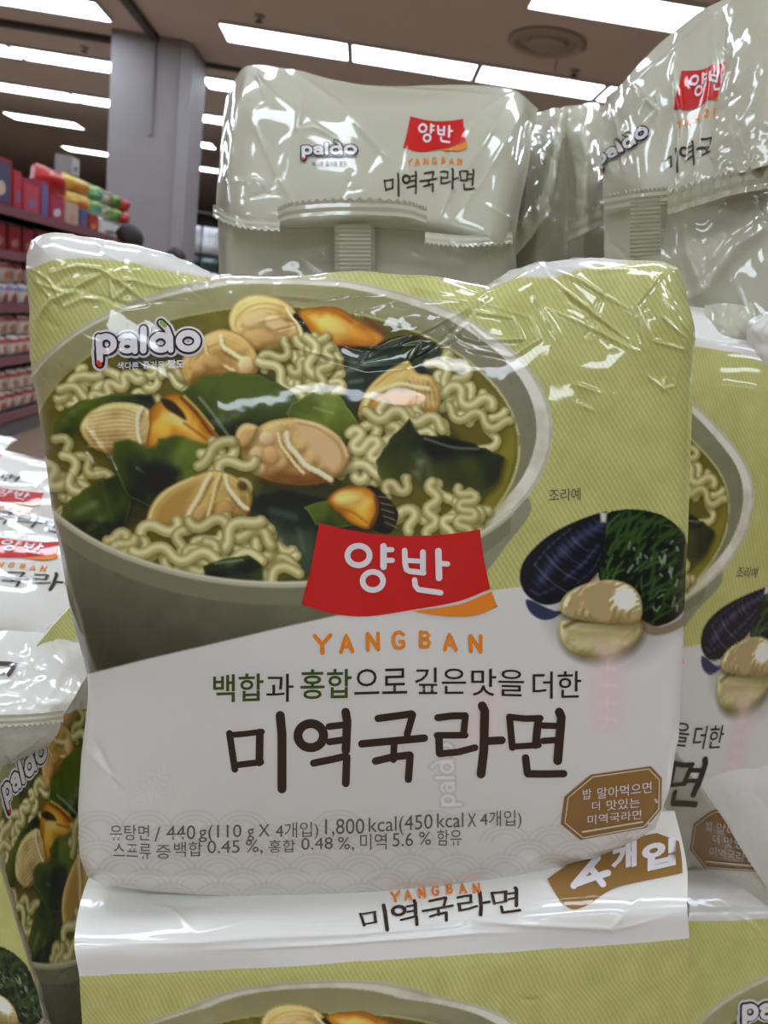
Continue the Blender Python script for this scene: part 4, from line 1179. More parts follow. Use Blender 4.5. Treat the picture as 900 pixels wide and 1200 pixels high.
CREAM = (163, 161, 142)
m_cream = mat('cream_film', pcol(CREAM), 0.40, coat=1.0, coat_rough=0.05, noise=0.02, bump=0.15, bscale=60)
def end_flap(root, rows, name, m, seed, amp=.002, nu=70, nv=50):
    C = np.array([[U(x, y, d) for x, y, d in r] for r in rows]).squeeze()
    P = catmull_grid(catmull_grid(C, nv, 0), nu, 1)
    S = Sheet(P)
    r = np.random.default_rng(seed)
    bx = S.px.reshape(-1, 2)
    W = crease_field(S, rand_creases(r, (*bx.min(0), *bx.max(0)), 14, 15, 60), amp * .5, 2.5) + (vnoise((nv, nu), 16, seed, 3) - .5) * amp * 1.6
    S.wrinkle(W)
    return mesh_np(name, S.P.reshape(-1, 3), np.ascontiguousarray(S.faces()), m, root, True), S
m_white = mat('white_film', pcol(tuple(WHITE)), 0.38, coat=1.0, coat_rough=0.04, noise=0.02, bump=0.12, bscale=50)

# ---- pack lying under the main one: end panel on top, picture front below
def build_bottom():
    # top panel lies on a gently tilted plane through the foot of the leaning pack
    q0 = np.array([-0.094, 0.284, 0.806]); q1 = np.array([0.182, 0.319, 0.836])
    ax = (q1 - q0); ax /= np.linalg.norm(ax)
    fw = np.array([-0.12, 0.99, 0.0]); nz = np.cross(ax, fw); nz /= np.linalg.norm(nz)
    cols = np.linspace(0, 1, 7)
    rows = [(120, 1000, 790, 950), (104, 1030, 800, 985), (92, 1066, 806, 1020), (87, 1100, 808, 1052)]
    C = []
    for xl, yl, xr, yr in rows:
        C.append(on_plane(xl + (xr - xl) * cols, yl + (yr - yl) * cols, q0, nz))
    C[3][:, 2] -= 0.004
    # front panel: steep plane under the fold
    f0, f1 = C[3][0] + np.array([0, -.004, -.006]), C[3][-1] + np.array([0, -.004, -.006])
    n = np.cross(f1 - f0, np.array([0, .10, 1.0])); n /= np.linalg.norm(n)
    bulge = np.sin(np.pi * cols) * .006
    rows = [(92, 1146, 808, 1098), (94, 1184, 807, 1140), (100, 1270, 805, 1225), (118, 1480, 780, 1440), (135, 1620, 770, 1580)]
    for k, (xl, yl, xr, yr) in enumerate(rows):
        X = on_plane(xl + (xr - xl) * cols, yl + (yr - yl) * cols, f0, n)
        C.append(X + np.array([0, -1, 0]) * (bulge * (k + 1) / 3)[:, None])
    C = np.array(C)
    ay = [200, 220, 245, 280, 306, 346, 430, 640, 780]
    art = np.array([[(40 + 765 * c, y) for c in cols] for y in ay])
    segs = [([(105, 1112), (140, 1105), (230, 1104), (310, 1098), (420, 1094), (520, 1086)], 1.2, 1.4), ([(180, 1062), (200, 1066), (225, 1088)], 1.0, 1.2), ([(230, 1096), (300, 1080), (360, 1084), (440, 1078)], 1.2, 1.5), ([(100, 1106), (96, 1090), (118, 1046)], 1.4, 1.2),
            ([(530, 1076), (620, 1084), (716, 1088), (760, 1040)], 1.2, 1.3), ([(716, 1090), (800, 1070)], .9), ([(240, 1112), (420, 1104), (600, 1092)], 1.0)]
    S, root = lattice_pack('noodle_pack', C, art, 420, 330, 'noodle multipack under the front pack, white end panel with brown count sticker on top', (.0, 1.0, -.05), .075, 81, white_rows=4.0, amp=.7, segs=segs, white=WHITE, rnd=10)
    tf = affine([(267, 880), (665, 880), (267, 926)], [(421, 1082), (610, 1070), (423, 1100)])
    tf = affine([(267, 826), (665, 826), (267, 926)], [(420, 1058), (608, 1038), (424, 1094)])
    decal_strokes('product_name', S, TITLE, INK['black'], root, tf, 'px', .0005)
    tf2 = affine([(367, 741), (565, 741), (367, 765)], [(457, 1043), (562, 1033), (458, 1056)])
    decal_strokes('brand_lettering', S, YANG, INK['orange'], root, tf2, 'px', .0005)
    st = np.vstack([smooth_open([(641, 1032), (652, 1050), (660, 1060), (672, 1066), (690, 1060), (716, 1044), (740, 1036), (800, 1022)], 4), smooth_open([(800, 1022), (799, 1004), (796, 985)], 3), [(770, 976), (700, 990)]])
    s_ = decal_poly('count_sticker', S, st, INK['brown'], root, IDENT, 'px', .0005, 9)
    four = [([(700, 1006), (672, 1040)], 8), ([(674, 1038), (712, 1024)], 8), ([(692, 1018), (706, 1038)], 8)]
    decal_strokes('count_numeral', S, four, INK['white'], s_, IDENT, 'px', .0008)
    decal_text('count_text', S, [('개', 716, 994, 746, 1024, -.3, .05), ('입', 752, 990, 792, 1023, -.25, .05)], INK['white'], s_, IDENT, 'px', .0008)
    return S, root
BOT, BOT_ROOT = build_bottom()

# ---- pack behind on the right, turned towards the left
def art_lattice(nx=7, ny=8, x0=36, x1=808, y0=285, y1=1035):
    gx, gy = np.meshgrid(np.linspace(x0, x1, nx), np.linspace(y0, y1, ny))
    return np.stack([gx, gy], -1)

def build_right():
    src = np.array([(560, 352), (648, 510), (661, 580), (612, 690), (703, 727), (598, 800), (652, 803), (690, 907), (716, 940), (757, 970), (574, 690), (808, 300), (808, 640), (790, 1000)], float)
    dst = np.array([(830, 462), (888, 600), (872, 680), (820, 742), (865, 778), (800, 865), (832, 878), (822, 925), (850, 985), (893, 1030), (803, 772), (985, 470), (962, 705), (925, 1060)], float)
    A0 = np.hstack([src, np.ones((len(src), 1))]); K = np.linalg.lstsq(A0, dst, rcond=None)[0]
    res = dst - A0 @ K
    A = art_lattice(11, 13)
    q = A.reshape(-1, 2)
    Z = np.hstack([q, np.ones((len(q), 1))]) @ K
    w_ = np.exp(-((q[:, None] - src[None]) ** 2).sum(-1) / (2 * 60 ** 2))
    Z = Z + (w_ @ res) / (w_.sum(1, keepdims=True) + .12)
    X = Z[:, 0].reshape(A.shape[:2]); Y = Z[:, 1].reshape(A.shape[:2])
    n = np.array([-.20, -.97, -.06]); n /= np.linalg.norm(n)
    P = on_plane(X, Y, U(870, 650, .455), n)
    e = (1 - np.abs((A[..., 0] - 422) / 386) ** 4) * (1 - np.abs((A[..., 1] - 660) / 375) ** 4)
    P = CP + (P - CP) * (1 + .03 * (1 - e))[..., None]
    # fold running down the lower corner: film left of it turns under
    def fold(Q):
        X, Y = np.moveaxis(project(Q), -1, 0)
        ax, ay, bx, by = 790, 876, 902, 1046
        L = math.hypot(bx - ax, by - ay); s = -((X - ax) * (by - ay) - (Y - ay) * (bx - ax)) / L
        al = ((X - ax) * (bx - ax) + (Y - ay) * (by - ay)) / L
        s = np.sqrt(np.clip(s, 0, 60) ** 2 + 4) - 2
        return CP + (Q - CP) * (1 + .0016 * s * np.clip((al + 60) / 60, 0, 1))[..., None]
    k = np.linspace(0, 1, P.shape[1])[:, None]
    top = P[0]
    r1 = top + np.array([0, .008, .008]) * (.3 + .7 * k); r2 = top + np.array([.0, .03, .022]) * (.3 + .7 * k); r3 = top + np.array([0, .055, .028]) * (.4 + .6 * k)
    C = np.concatenate([r3[None], r2[None], r1[None], P], 0)
    art = np.concatenate([(A[0] - [0, 60])[None], (A[0] - [0, 40])[None], (A[0] - [0, 15])[None], A], 0)
    segs = [([(797, 886), (830, 936), (870, 996), (905, 1049)], 1.6, 1.2), ([(812, 460), (850, 452), (900, 458)], 1.0, 1.4)]
    S, root = lattice_pack('noodle_pack', C, art, 330, 380, 'noodle multipack half hidden behind the front pack, showing bowl rim and shells', -n, .035, 91, white_rows=3.1, amp=.35, segs=segs, white=WHITE, rnd=5, post=fold)
    art_lettering(S, root, o=.0006, fine=False)
    def sd(x, y, add): return (x, y, float(((S.place(np.array([[x, y]], float), 'px', 0) - CP) @ CF)[0]) + add)
    end_flap(root, [[sd(802, 886, .004), sd(850, 880, .004), sd(905, 874, .004), sd(970, 870, .004)], [sd(826, 928, -.001), sd(860, 920, -.003), sd(905, 915, -.003), sd(970, 910, -.003)], [sd(848, 960, -.003), sd(880, 952, -.006), sd(915, 948, -.006), sd(970, 945, -.006)], [sd(872, 1000, -.006), sd(895, 994, -.009), sd(920, 990, -.009), sd(970, 988, -.009)], [sd(905, 1050, -.008), sd(920, 1046, -.010), sd(940, 1044, -.010), sd(970, 1042, -.010)]], 'folded_corner', mat('front_white_film', pcol(tuple(WHITE)), 0.42, coat=1.0, coat_rough=0.04, noise=0.02), 127, .0008)
    end_flap(root, [[(826, 358, .46), (850, 356, .45), (884, 359, .445)], [(829, 392, .448), (850, 392, .441), (882, 394, .438)], [(832, 424, .455), (850, 428, .448), (880, 434, .444)]], 'end_panel', m_cream, 124, .001)
    end_flap(root, [[(886, 372, .437), (910, 362, .435), (960, 362, .44)], [(875, 384, .432), (905, 392, .428), (960, 396, .435)], [(878, 434, .438), (905, 440, .434), (960, 446, .44)]], 'end_gusset', m_white, 125, .003)
    return S, root

RIGHT, RIGHT_ROOT = build_right()

def build_right_low():
    A = art_lattice(7, 5, y1=570)
    X = 862 + .80 * (A[..., 0] - 107); Y = 1180 + .86 * (A[..., 1] - 400) - .02 * (A[..., 0] - 107)
    n = np.array([-.05, -.98, .20]); n /= np.linalg.norm(n)
    P = on_plane(X, Y, U(880, 1100, .545), n)
    top = P[0]
    r1 = top + np.array([0.002, .006, .010]); r2 = top + np.array([-.004, .018, .016]); r3 = top + np.array([-.008, .035, .016])
    C = np.concatenate([r3[None], r2[None], r1[None], P], 0)
    art = np.concatenate([(A[0] - [0, 60])[None], (A[0] - [0, 40])[None], (A[0] - [0, 10])[None], A], 0)
    segs = [([(800, 1040), (818, 1062), (836, 1070), (860, 1080)], 1.5, 1.3), ([(812, 1066), (822, 1100), (818, 1130)], 1.4, 1.6), ([(840, 1050), (890, 1090)], 1.3)]
    S, root = lattice_pack('noodle_pack', C, art, 260, 220, 'noodle multipack low beside the bottom pack, with white shoulder over green cloth print', -n, .03, 101, white_rows=2.9, amp=.9, segs=segs, rnd=14)
    brand_logo(S, root, o=.0005)
    return S, root
RLOW, RLOW_ROOT = build_right_low()

def build_left_food():
    A = art_lattice(7, 7, y1=800)
    dx = A[..., 0] - 135; dy = A[..., 1] - 498
    X = 34 + .41 * dx + .23 * dy; Y = 1005 - .46 * dx + .86 * dy
    n = np.array([.62, -.66, .42]); n /= np.linalg.norm(n)
    P = on_plane(X, Y, U(60, 1000, .44), n)
    A = A[:, :4]; P = P[:, :4]  # the rest turns away behind the front pack
    C = catmull_grid(P, 7, 1); art = catmull_grid(A, 7, 1)
    back = -n
    S, root = lattice_pack('noodle_pack', C, art, 260, 300, 'noodle multipack tilted sideways, printed noodles beneath its crimped white end', back, .03, 111, amp=1.0, rnd=14)
    brand_logo(S, root, o=.0005)
    return S, root
LFOOD, LFOOD_ROOT = build_left_food()
# its white crimped end, folded over towards the viewer
fl1, flS = end_flap(LFOOD_ROOT, [[(-90, 742, .47), (-20, 740, .47), (60, 742, .47), (98, 748, .48)], [(-90, 790, .43), (-10, 786, .43), (60, 782, .43), (106, 778, .45)], [(-80, 825, .405), (-5, 822, .40), (50, 818, .40), (90, 812, .41)], [(-70, 846, .395), (0, 846, .39), (40, 843, .39), (74, 838, .40)]], 'end_panel', m_white, 121)
end_flap(LFOOD_ROOT, [[(60, 742, .48), (85, 745, .48), (108, 752, .485)], [(70, 790, .452), (90, 790, .455), (110, 792, .47)], [(74, 838, .42), (90, 832, .43), (108, 830, .46)]], 'end_gusset', m_white, 122)
end_flap(LFOOD_ROOT, [[(-60, 852, .415), (20, 852, .412), (72, 846, .415)], [(-60, 872, .42), (18, 876, .418), (64, 866, .42)], [(-60, 900, .43), (0, 900, .43), (40, 884, .435)]], 'end_fold', m_white, 123)
fin(LFOOD_ROOT, [(-70, 838, .392), (0, 838, .387), (40, 836, .388), (74, 832, .397)], (0, 14, -.001), 17, 'seal_fin', m=m_cream, seed=4)
decal_strokes('lettering', flS, [([(-30, 775), (18, 778), (10, 790)], 5), ([(-30, 786), (4, 788)], 4)], INK['black'], LFOOD_ROOT, IDENT, 'px', .0006)

def build_left_cloth():
    A = art_lattice(6, 7)
    dx = A[..., 0] - 755; dy = A[..., 1] - 660
    X = 10 + .6 * dx + .21 * dy; Y = 1150 + .05 * dx + .70 * dy
    n = np.array([.25, -.93, .26]); n /= np.linalg.norm(n)
    P = on_plane(X, Y, U(20, 1100, .365), n)
    S, root = lattice_pack('noodle_pack', P, A, 240, 240, 'noodle multipack at the outer left corner with green cloth print and seaweed bundle', -n, .02, 131, amp=.6, rnd=8)
    return S, root
LCLOTH, LCLOTH_ROOT = build_left_cloth()

# ---- upright packs receding on the left, white ends up
def build_standing(x0, y0, w, t, z, h, rz, seed, label, sag=0.0, nu=150, nv=150):
    cols = np.linspace(0, 1, 6)
    rows = [(t, .030), (t * .75, .032), (t * .4, .016), (.012, 0), (.0, -.010), (-.004, -.05), (0, -h)]
    c, s_ = math.cos(rz), math.sin(rz)
    r = np.random.default_rng(seed)
    C = []
    for dy, dz in rows:
        L = []
        for k in cols:
            e = 1 - abs(2 * k - 1) ** 4
            lx = (k - .5) * w; ly = dy - (.006 * e if dy < .02 else 0); lz = dz - .012 * (1 - e) + r.normal(0, .0025)
            L.append((x0 + lx * c - ly * s_, y0 + lx * s_ + ly * c, z + lz))
        C.append(L)
    C = np.array(C)
    ay = [200, 220, 245, 275, 292, 400, 1030]
    art = np.array([[(40 + 765 * k, y) for k in cols] for y in ay])
    S, root = lattice_pack('noodle_pack', C, art, nu, nv, label, (-s_, c, 0), t * .45, seed, white_rows=4.15, amp=1.1, rnd=16, white=WHITE)
    return S, root
for k, (x0, y0, z, rz, seed, lab) in enumerate([(-.27, .525, .838, .16, 141, 'upright noodle multipack on the left with green strip under its glossy white end'),
                                          (-.37, .665, .840, .10, 142, 'upright noodle multipack behind the left pack, white end with small red flag'),
                                          (-.45, .80, .842, .12, 143, 'upright noodle multipack farthest back on the left, glossy white end up'),
                                          (-.60, .92, .838, .05, 144, 'upright noodle multipack at the far rim of the left display')]):
    S, root = build_standing(x0, y0, .29, .115, z, .30, rz, seed, lab)
    c_ = (46, 54, 46)[k] if k < 3 else 46
    tf = affine([(353, 613), (582, 613), (353, 722)], [(c_, 14), (c_ + 22, 14), (c_ - 1, 26)])
    brand_flag(S, root, tf, 'uv', .0008, 30, 30)
    tf = affine([(267, 826), (665, 826), (267, 926)], [(c_ - 8, 31), (c_ + 32, 31), (c_ - 8, 40)])
    decal_strokes('product_name', S, TITLE, INK['black'], root, tf, 'uv', .0008, maxlen=30)

# ---- packs on the raised stack behind, cream ends towards the viewer
def end_pack(rows, label, seed, thick, nu, nv, segs=None, back=(0.05, 1, -.02), amp=1.0, rnd=22):
    C = np.array([[U(x, y, d) for x, y, d in r] for r in rows])
    S, root = lattice_pack('noodle_pack', C.reshape(len(rows), len(rows[0]), 3), None, nu, nv, label, back, thick, seed, color=CREAM, amp=amp, segs=segs, rnd=rnd, shellm=m_cream)
    return S, root

def build_back_center():
    xs = [(264, 288, 345, 430, 520, 600, 631), (259, 282, 342, 430, 520, 598, 625), (256, 278, 338, 430, 518, 590, 616), (253, 275, 335, 430, 515, 582, 606), (254, 276, 335, 430, 515, 580, 604), (256, 278, 336, 430, 515, 580, 604), (258, 280, 336, 430, 515, 580, 606)]
    ys = [(114, 76, 80, 99, 99, 107, 127), (150, 118, 118, 128, 128, 140, 158), (196, 176, 176, 180, 182, 200, 206), (246, 250, 254, 252, 258, 276, 272), (262, 268, 270, 268, 276, 292, 288), (300, 300, 300, 298, 300, 312, 310), (390, 390, 390, 390, 390, 390, 390)]
    ds = [(.70, .655, .640, .635, .635, .640, .690), (.665, .615, .605, .600, .600, .610, .655), (.655, .60, .588, .580, .582, .592, .640), (.645, .59, .576, .568, .570, .580, .630), (.65, .60, .592, .585, .585, .592, .635), (.65, .605, .60, .592, .592, .60, .64), (.66, .615, .605, .60, .60, .61, .65)]
    rows = [list(zip(a, b, c)) for a, b, c in zip(xs, ys, ds)]
    segs = [([(288, 84), (276, 150), (266, 236)], 2.0, 1.6), ([(292, 80), (320, 110), (345, 128)], 1.4), ([(300, 82), (312, 120), (296, 128)], 1.3, .8), ([(345, 82), (395, 120), (440, 170), (470, 200)], 1.6, 1.5), ([(355, 110), (348, 150), (368, 148), (392, 160)], 1.2), ([(430, 100), (520, 108), (600, 116)], 1.2), ([(290, 128), (322, 200), (350, 250)], 1.2, 1.4),
            ([(268, 214), (300, 210), (318, 224)], 1.3), ([(600, 112), (560, 180), (528, 226), (506, 270)], 2.0, 1.5), ([(612, 130), (560, 220), (530, 260)], 1.5, 1.2), ([(558, 130), (530, 180), (500, 240)], 1.3), ([(480, 170), (470, 220)], 1.0), ([(300, 280), (350, 278), (380, 300)], 1.2), ([(330, 300), (390, 286)], 1.0), ([(500, 260), (520, 300)], 1.2)]
    S, root = end_pack(rows, 'cream noodle multipack end on the rear stack with logo and red flag unbroken', 151, .20, 300, 260, segs)
    brand_logo(S, root, affine([(107, 372), (234, 372), (107, 434)], [(350, 162), (418, 164), (350, 190)]), 'px', o=.0005, edge=7.5)
    decal_text('slogan', S, [('색다른 즐거움 팔도', 365, 189, 407, 195, 0, .01)], INK['black'], root, IDENT, 'px', .0006)
    brand_flag(S, root, affine([(353, 613), (582, 613), (353, 722)], [(474, 138), (549, 138), (472, 180)]), 'px', .0005, 12)
    decal_strokes('product_name', S, TITLE, INK['black'], root, affine([(267, 826), (665, 826), (267, 926)], [(450, 203), (556, 199), (450, 233)]), 'px', .0005)
    fin(root, [(250, 240, .625), (268, 250, .585), (295, 256, .57), (328, 258, .562)], (0, 13, -.004), 12, 'seal_fin', seed=1, pleat=.001)
    fin(root, [(326, 262, .568), (345, 256, .56), (400, 252, .556), (470, 254, .556), (500, 262, .56)], (0, -19, -.002), 26, 'seal_fin', seed=2)
    fin(root, [(498, 272, .556), (545, 276, .556), (600, 272, .60)], (0, 13, -.004), 17, 'seal_fin', seed=5, pleat=.0008)
    # lap seal of the lower half
    n = 30; V = []; F = []
    for i in range(n + 1):
        y = 262 + i * 2.4; dd = .566 + i * .0006 + .0008 * (i % 2)
        V += [U(392, y, dd + .006), U(398, y, dd), U(434, y, dd), U(440, y, dd + .008)]
    for i in range(n):
        for q in range(3): F.append([i * 4 + q, i * 4 + q + 1, i * 4 + q + 5, i * 4 + q + 4])
    mesh_np('lap_seal', np.array(V).reshape(-1, 3), F, m_cream, root, False)
    return S, root
BC, BC_ROOT = build_back_center()

def build_back_mid():
    xs = [(628, 650, 664, 688, 712), (622, 650, 662, 688, 710), (618, 646, 664, 688, 710), (606, 634, 662, 686, 712), (604, 630, 660, 684, 712), (600, 630, 660, 684, 712)]
    ys = [(130, 127, 125, 123, 122), (160, 158, 150, 160, 156), (205, 195, 190, 205, 200), (268, 250, 255, 262, 250), (310, 310, 310, 310, 310), (400, 400, 400, 400, 400)]
    ds = [(.80, .76, .75, .765, .78), (.78, .71, .75, .72, .765), (.76, .70, .745, .715, .755), (.74, .70, .735, .715, .745), (.74, .71, .735, .72, .745), (.75, .72, .74, .73, .75)]
    rows = [list(zip(a, b, c)) for a, b, c in zip(xs, ys, ds)]
    segs = [([(652, 128), (655, 180), (640, 240)], 2, 1.4), ([(665, 130), (672, 180), (680, 210), (676, 250)], 1.8, 1.3), ([(690, 128), (676, 180), (686, 200)], 1.4), ([(655, 150), (670, 190)], 1.2)]
    S, root = end_pack(rows, 'crumpled cream noodle multipack end squeezed between two packs on the rear stack', 161, .08, 140, 200, segs, amp=1.2, rnd=12)
    fin(root, [(604, 300, .695), (620, 282, .69), (634, 262, .685), (646, 248, .69)], (-6, -26, 0), 9, 'seal_fin', seed=6, pleat=.003)
    fin(root, [(664, 284, .70), (680, 276, .69), (696, 268, .69), (714, 262, .70)], (-2, -24, 0), 10, 'seal_fin', seed=7, pleat=.003)
    return S, root
BM, BM_ROOT = build_back_mid()

def build_back_right():
    xs = [(706, 735, 790, 850, 930, 1010), (706, 738, 790, 850, 930, 1015), (707, 740, 790, 850, 935, 1020), (708, 745, 792, 850, 935, 1020), (709, 745, 792, 850, 935, 1020), (712, 750, 800, 860, 940, 1025), (740, 770, 820, 880, 950, 1030)]
    ys = [(112, 94, 38, -2, -40, -60), (140, 130, 90, 60, 30, 10), (190, 180, 150, 130, 100, 80), (236, 228, 222, 208, 180, 160), (262, 255, 250, 238, 215, 200), (320, 320, 320, 320, 310, 300), (400, 405, 410, 410, 400, 400)]
    ds = [(.60, .55, .535, .53, .54, .58), (.58, .53, .51, .505, .52, .56), (.565, .515, .50, .49, .505, .55), (.555, .505, .49, .48, .495, .54), (.56, .515, .50, .492, .505, .545), (.55, .515, .50, .495, .505, .545), (.545, .52, .505, .50, .51, .545)]
    rows = [list(zip(a, b, c)) for a, b, c in zip(xs, ys, ds)]
    segs = [([(796, 40), (790, 90), (800, 150), (796, 215)], 2.2, 1.3), ([(836, 20), (834, 90), (822, 160), (816, 215)], 2.0, 1.3), ([(850, 10), (846, 60), (870, 80), (862, 120), (900, 130)], 1.6), ([(740, 98), (770, 130), (752, 150)], 1.5), ([(712, 110), (724, 150), (730, 200)], 1.6), ([(744, 100), (790, 60), (850, 10)], 1.4), ([(842, 50), (852, 100), (838, 130)], 1.5, .8),
            ([(880, 100), (905, 60)], 1.5), ([(748, 130), (770, 110), (775, 170)], 1.2), ([(812, 330), (850, 280), (905, 238)], 5.0, 4.5), ([(806, 300), (822, 342), (860, 290), (905, 262)], 4.0, 3.4), ([(800, 258), (806, 300), (822, 350)], 3.0, 2.6), ([(780, 380), (800, 350), (826, 345)], 3, 3)]
    S, root = end_pack(rows, 'tilted cream noodle multipack end on the rear stack, creased across its red flag', 171, .19, 300, 300, segs, back=(.45, 1, 0), amp=1.15)
    brand_logo(S, root, affine([(107, 372), (234, 372), (107, 434)], [(690, 178), (752, 140), (704, 206)]), 'px', o=.0005, edge=7.5)
    brand_flag(S, root, affine([(353, 613), (582, 613), (353, 722)], [(792, 87), (868, 64), (790, 136)]), 'px', .0005, 10)
    decal_strokes('product_name', S, TITLE, INK['black'], root, affine([(267, 826), (665, 826), (267, 926)], [(776, 176), (880, 148), (778, 208)]), 'px', .0005)
    fin(root, [(709, 246, .535), (745, 240, .495), (782, 236, .483)], (0, -17, -.002), 15, 'seal_fin', seed=8)
    fin(root, [(782, 252, .482), (820, 240, .472), (860, 228, .468), (895, 222, .472), (935, 214, .482)], (1, -28, -.004), 24, 'seal_fin', seed=9, pleat=.0035)
    end_flap(root, [[(828, 24, .535), (880, -12, .515), (950, -44, .525), (1012, -60, .57)], [(838, 90, .503), (890, 56, .478), (950, 30, .49), (1016, 10, .55)], [(824, 165, .489), (890, 130, .464), (950, 105, .478), (1020, 80, .54)], [(818, 218, .482), (890, 196, .462), (950, 180, .474), (1020, 162, .53)]], 'film_fold', m_cream, 126, .0022, 110, 110)
    n = 38; V = []; F = []
    for i in range(n + 1):
        y = 232 + i * 2.4; dd = .481 + i * .0008 + .0008 * (i % 2)
        V += [U(738, y, dd + .014), U(744, y, dd + .008), U(774, y - 2, dd), U(780, y - 2, dd + .008)]
    for i in range(n):
        for q in range(3): F.append([i * 4 + q, i * 4 + q + 1, i * 4 + q + 5, i * 4 + q + 4])
    mesh_np('lap_seal', np.array(V).reshape(-1, 3), F, m_cream, root, False)
    return S, root
BR, BR_ROOT = build_back_right()

# ------------------------------------------------------------------ hidden display furniture carrying the packs
m_card = mat('display_board', (186, 172, 150), 0.8, noise=0.06, nscale=8)
t = empty('display_table', (0, .7, 0)); tag(t, 'low cardboard display table carrying the stacked noodle packs', 'display table')
MB().box(-.95, .75, .24, 1.25, .46, .52).build('table_top', m_card, t)
for x in (-.90, .64):
    for y in (.28, 1.15): MB().box(x, x + .06, y, y + .06, 0, .46).build('leg', m_card, t)
t = empty('display_riser', (.2, .9, .52)); tag(t, 'cardboard riser lifting the cream packs at the rear of the display', 'display riser')
MB().box(-.22, .52, .68, 1.0, .52, 1.02).build('riser_body', m_card, t)
MB().box(-.24, .54, .66, 1.02, 1.02, 1.04).build('riser_top', m_card, t)

# ------------------------------------------------------------------ shelving along the aisle on the left
SX = -2.16
def on_x(x, y, X=SX):
    r = ray(x, y); t_ = X / r[0]
    return CP + r * t_

m_rail = mat('price_rail', (128, 84, 92), 0.4, noise=0.05)
m_shelfmetal = mat('shelf_metal', (74, 66, 66), 0.5, noise=0.05)
m_kick = mat('shelf_kick', (112, 110, 114), 0.5, noise=0.05)
m_redpanel = mat('shelf_back_red', (120, 34, 38), 0.6, noise=0.08)
YS0, YS1 = 3.9, 7.45
sh = empty('store_shelf', (SX - .3, (YS0 + YS1) / 2, 0)); tag(sh, 'long dark store shelf unit with reddish price rails by the column', 'store shelf')
MB().box(SX - .62, SX - .58, YS0, YS1, 0, 1.355).build('back_board', m_redpanel, sh)
MB().box(SX - .58, SX - .03, YS0, YS1, 0, .13).build('kick_base', m_kick, sh)
DECKS = (.13, .48, .80, 1.11, 1.36)
for z in DECKS:
    d_ = MB().box(SX - .58, SX, YS0, YS1, z, z + .025).build('shelf_board', m_shelfmetal, sh)
    MB().box(SX, SX + .012, YS0, YS1, z - .012, z + .04).build('price_rail', m_rail, d_)
for y in (YS0, 5.08, 6.26, YS1 - .03): MB().box(SX - .58, SX - .5, y, y + .03, 0, 1.36).build('upright', m_shelfmetal, sh)

m_bagp = mat('bag_print', (200, 200, 200), 0.4, coat=.4, coat_rough=.15, attr='print', noise=.05, nscale=40)
def bag_mesh(name, w, h, d, base, band, blob, seed, n=11):
    """pillow bag, front faces +X, width along Y, base at the origin"""
    r = np.random.default_rng(seed)
    a = np.linspace(0, 1, n); A, B = np.meshgrid(a, a)
    e = np.clip((1 - np.abs(2 * A - 1) ** 3) * (1 - np.abs(2 * B - 1) ** 4), 0, 1) ** .6
    jit = (vnoise((n, n), 3, seed, 2) - .5) * .25 * d
    V = []; C = []
    base, band, blob = (np.clip(lin(c) * 1.2, 0, .9) for c in (base, band, blob))
    for sgn in (1, -1):
        X = sgn * (d / 2 * e) + jit * e; V.append(np.stack([X, (A - .5) * w * (1 - .04 * np.cos(2 * np.pi * B)), B * h], -1))
        c = np.broadcast_to(base, (n, n, 3)).copy()
        c[(B > .66) & (B < .86)] = band
        m_ = ((A - .5 - r.uniform(-.1, .1)) / .32) ** 2 + ((B - .34) / .24) ** 2 < 1
        c[m_] = blob
        C.append(c)
    i = np.arange(n * n).reshape(n, n)
    f = np.stack([i[:-1, :-1], i[:-1, 1:], i[1:, 1:], i[1:, :-1]], -1).reshape(-1, 4)
    F = np.vstack([f, f[:, ::-1] + n * n])
    me_o = mesh_np(name, np.vstack([v.reshape(-1, 3) for v in V]), F, m_bagp, None, True, np.vstack([c.reshape(-1, 3) for c in C]))
    return me_o
def box_mesh(name, w, h, d, base, panel, blob):
    o_ = MB()
    o_.box(-d, 0, -w / 2, w / 2, 0, h)
    b = o_.build(name, mat('carton_%d_%d_%d' % base, base, .5, noise=.05, nscale=20))
    p_ = MB().box(0, .003, -w * .42, w * .42, h * .10, h * .92).build('front_label', mat('label_%d_%d_%d' % panel, panel, .45, noise=.08, nscale=30), b)
    v, f = quad_strip(np.array([(-.12, .34), (.1, .4)]) , .28, 1)
    q = MB(); q.v = [(.0045, y * w, z * h) for y, z in v]; q.f = f
    q.build('label_picture', mat('picture_%d_%d_%d' % blob, blob, .45, noise=.1, nscale=30), p_)
    return b
def copy_tree(o_):
    c = o_.copy(); COL.objects.link(c)
    for ch in o_.children:
        k = copy_tree(ch); k.parent = c
    return c
def at_shelf(o_, y, z, x=SX - .10, rz=0.0):
    o_.location = (x, y, z); o_.rotation_euler = (0, 0, rz)

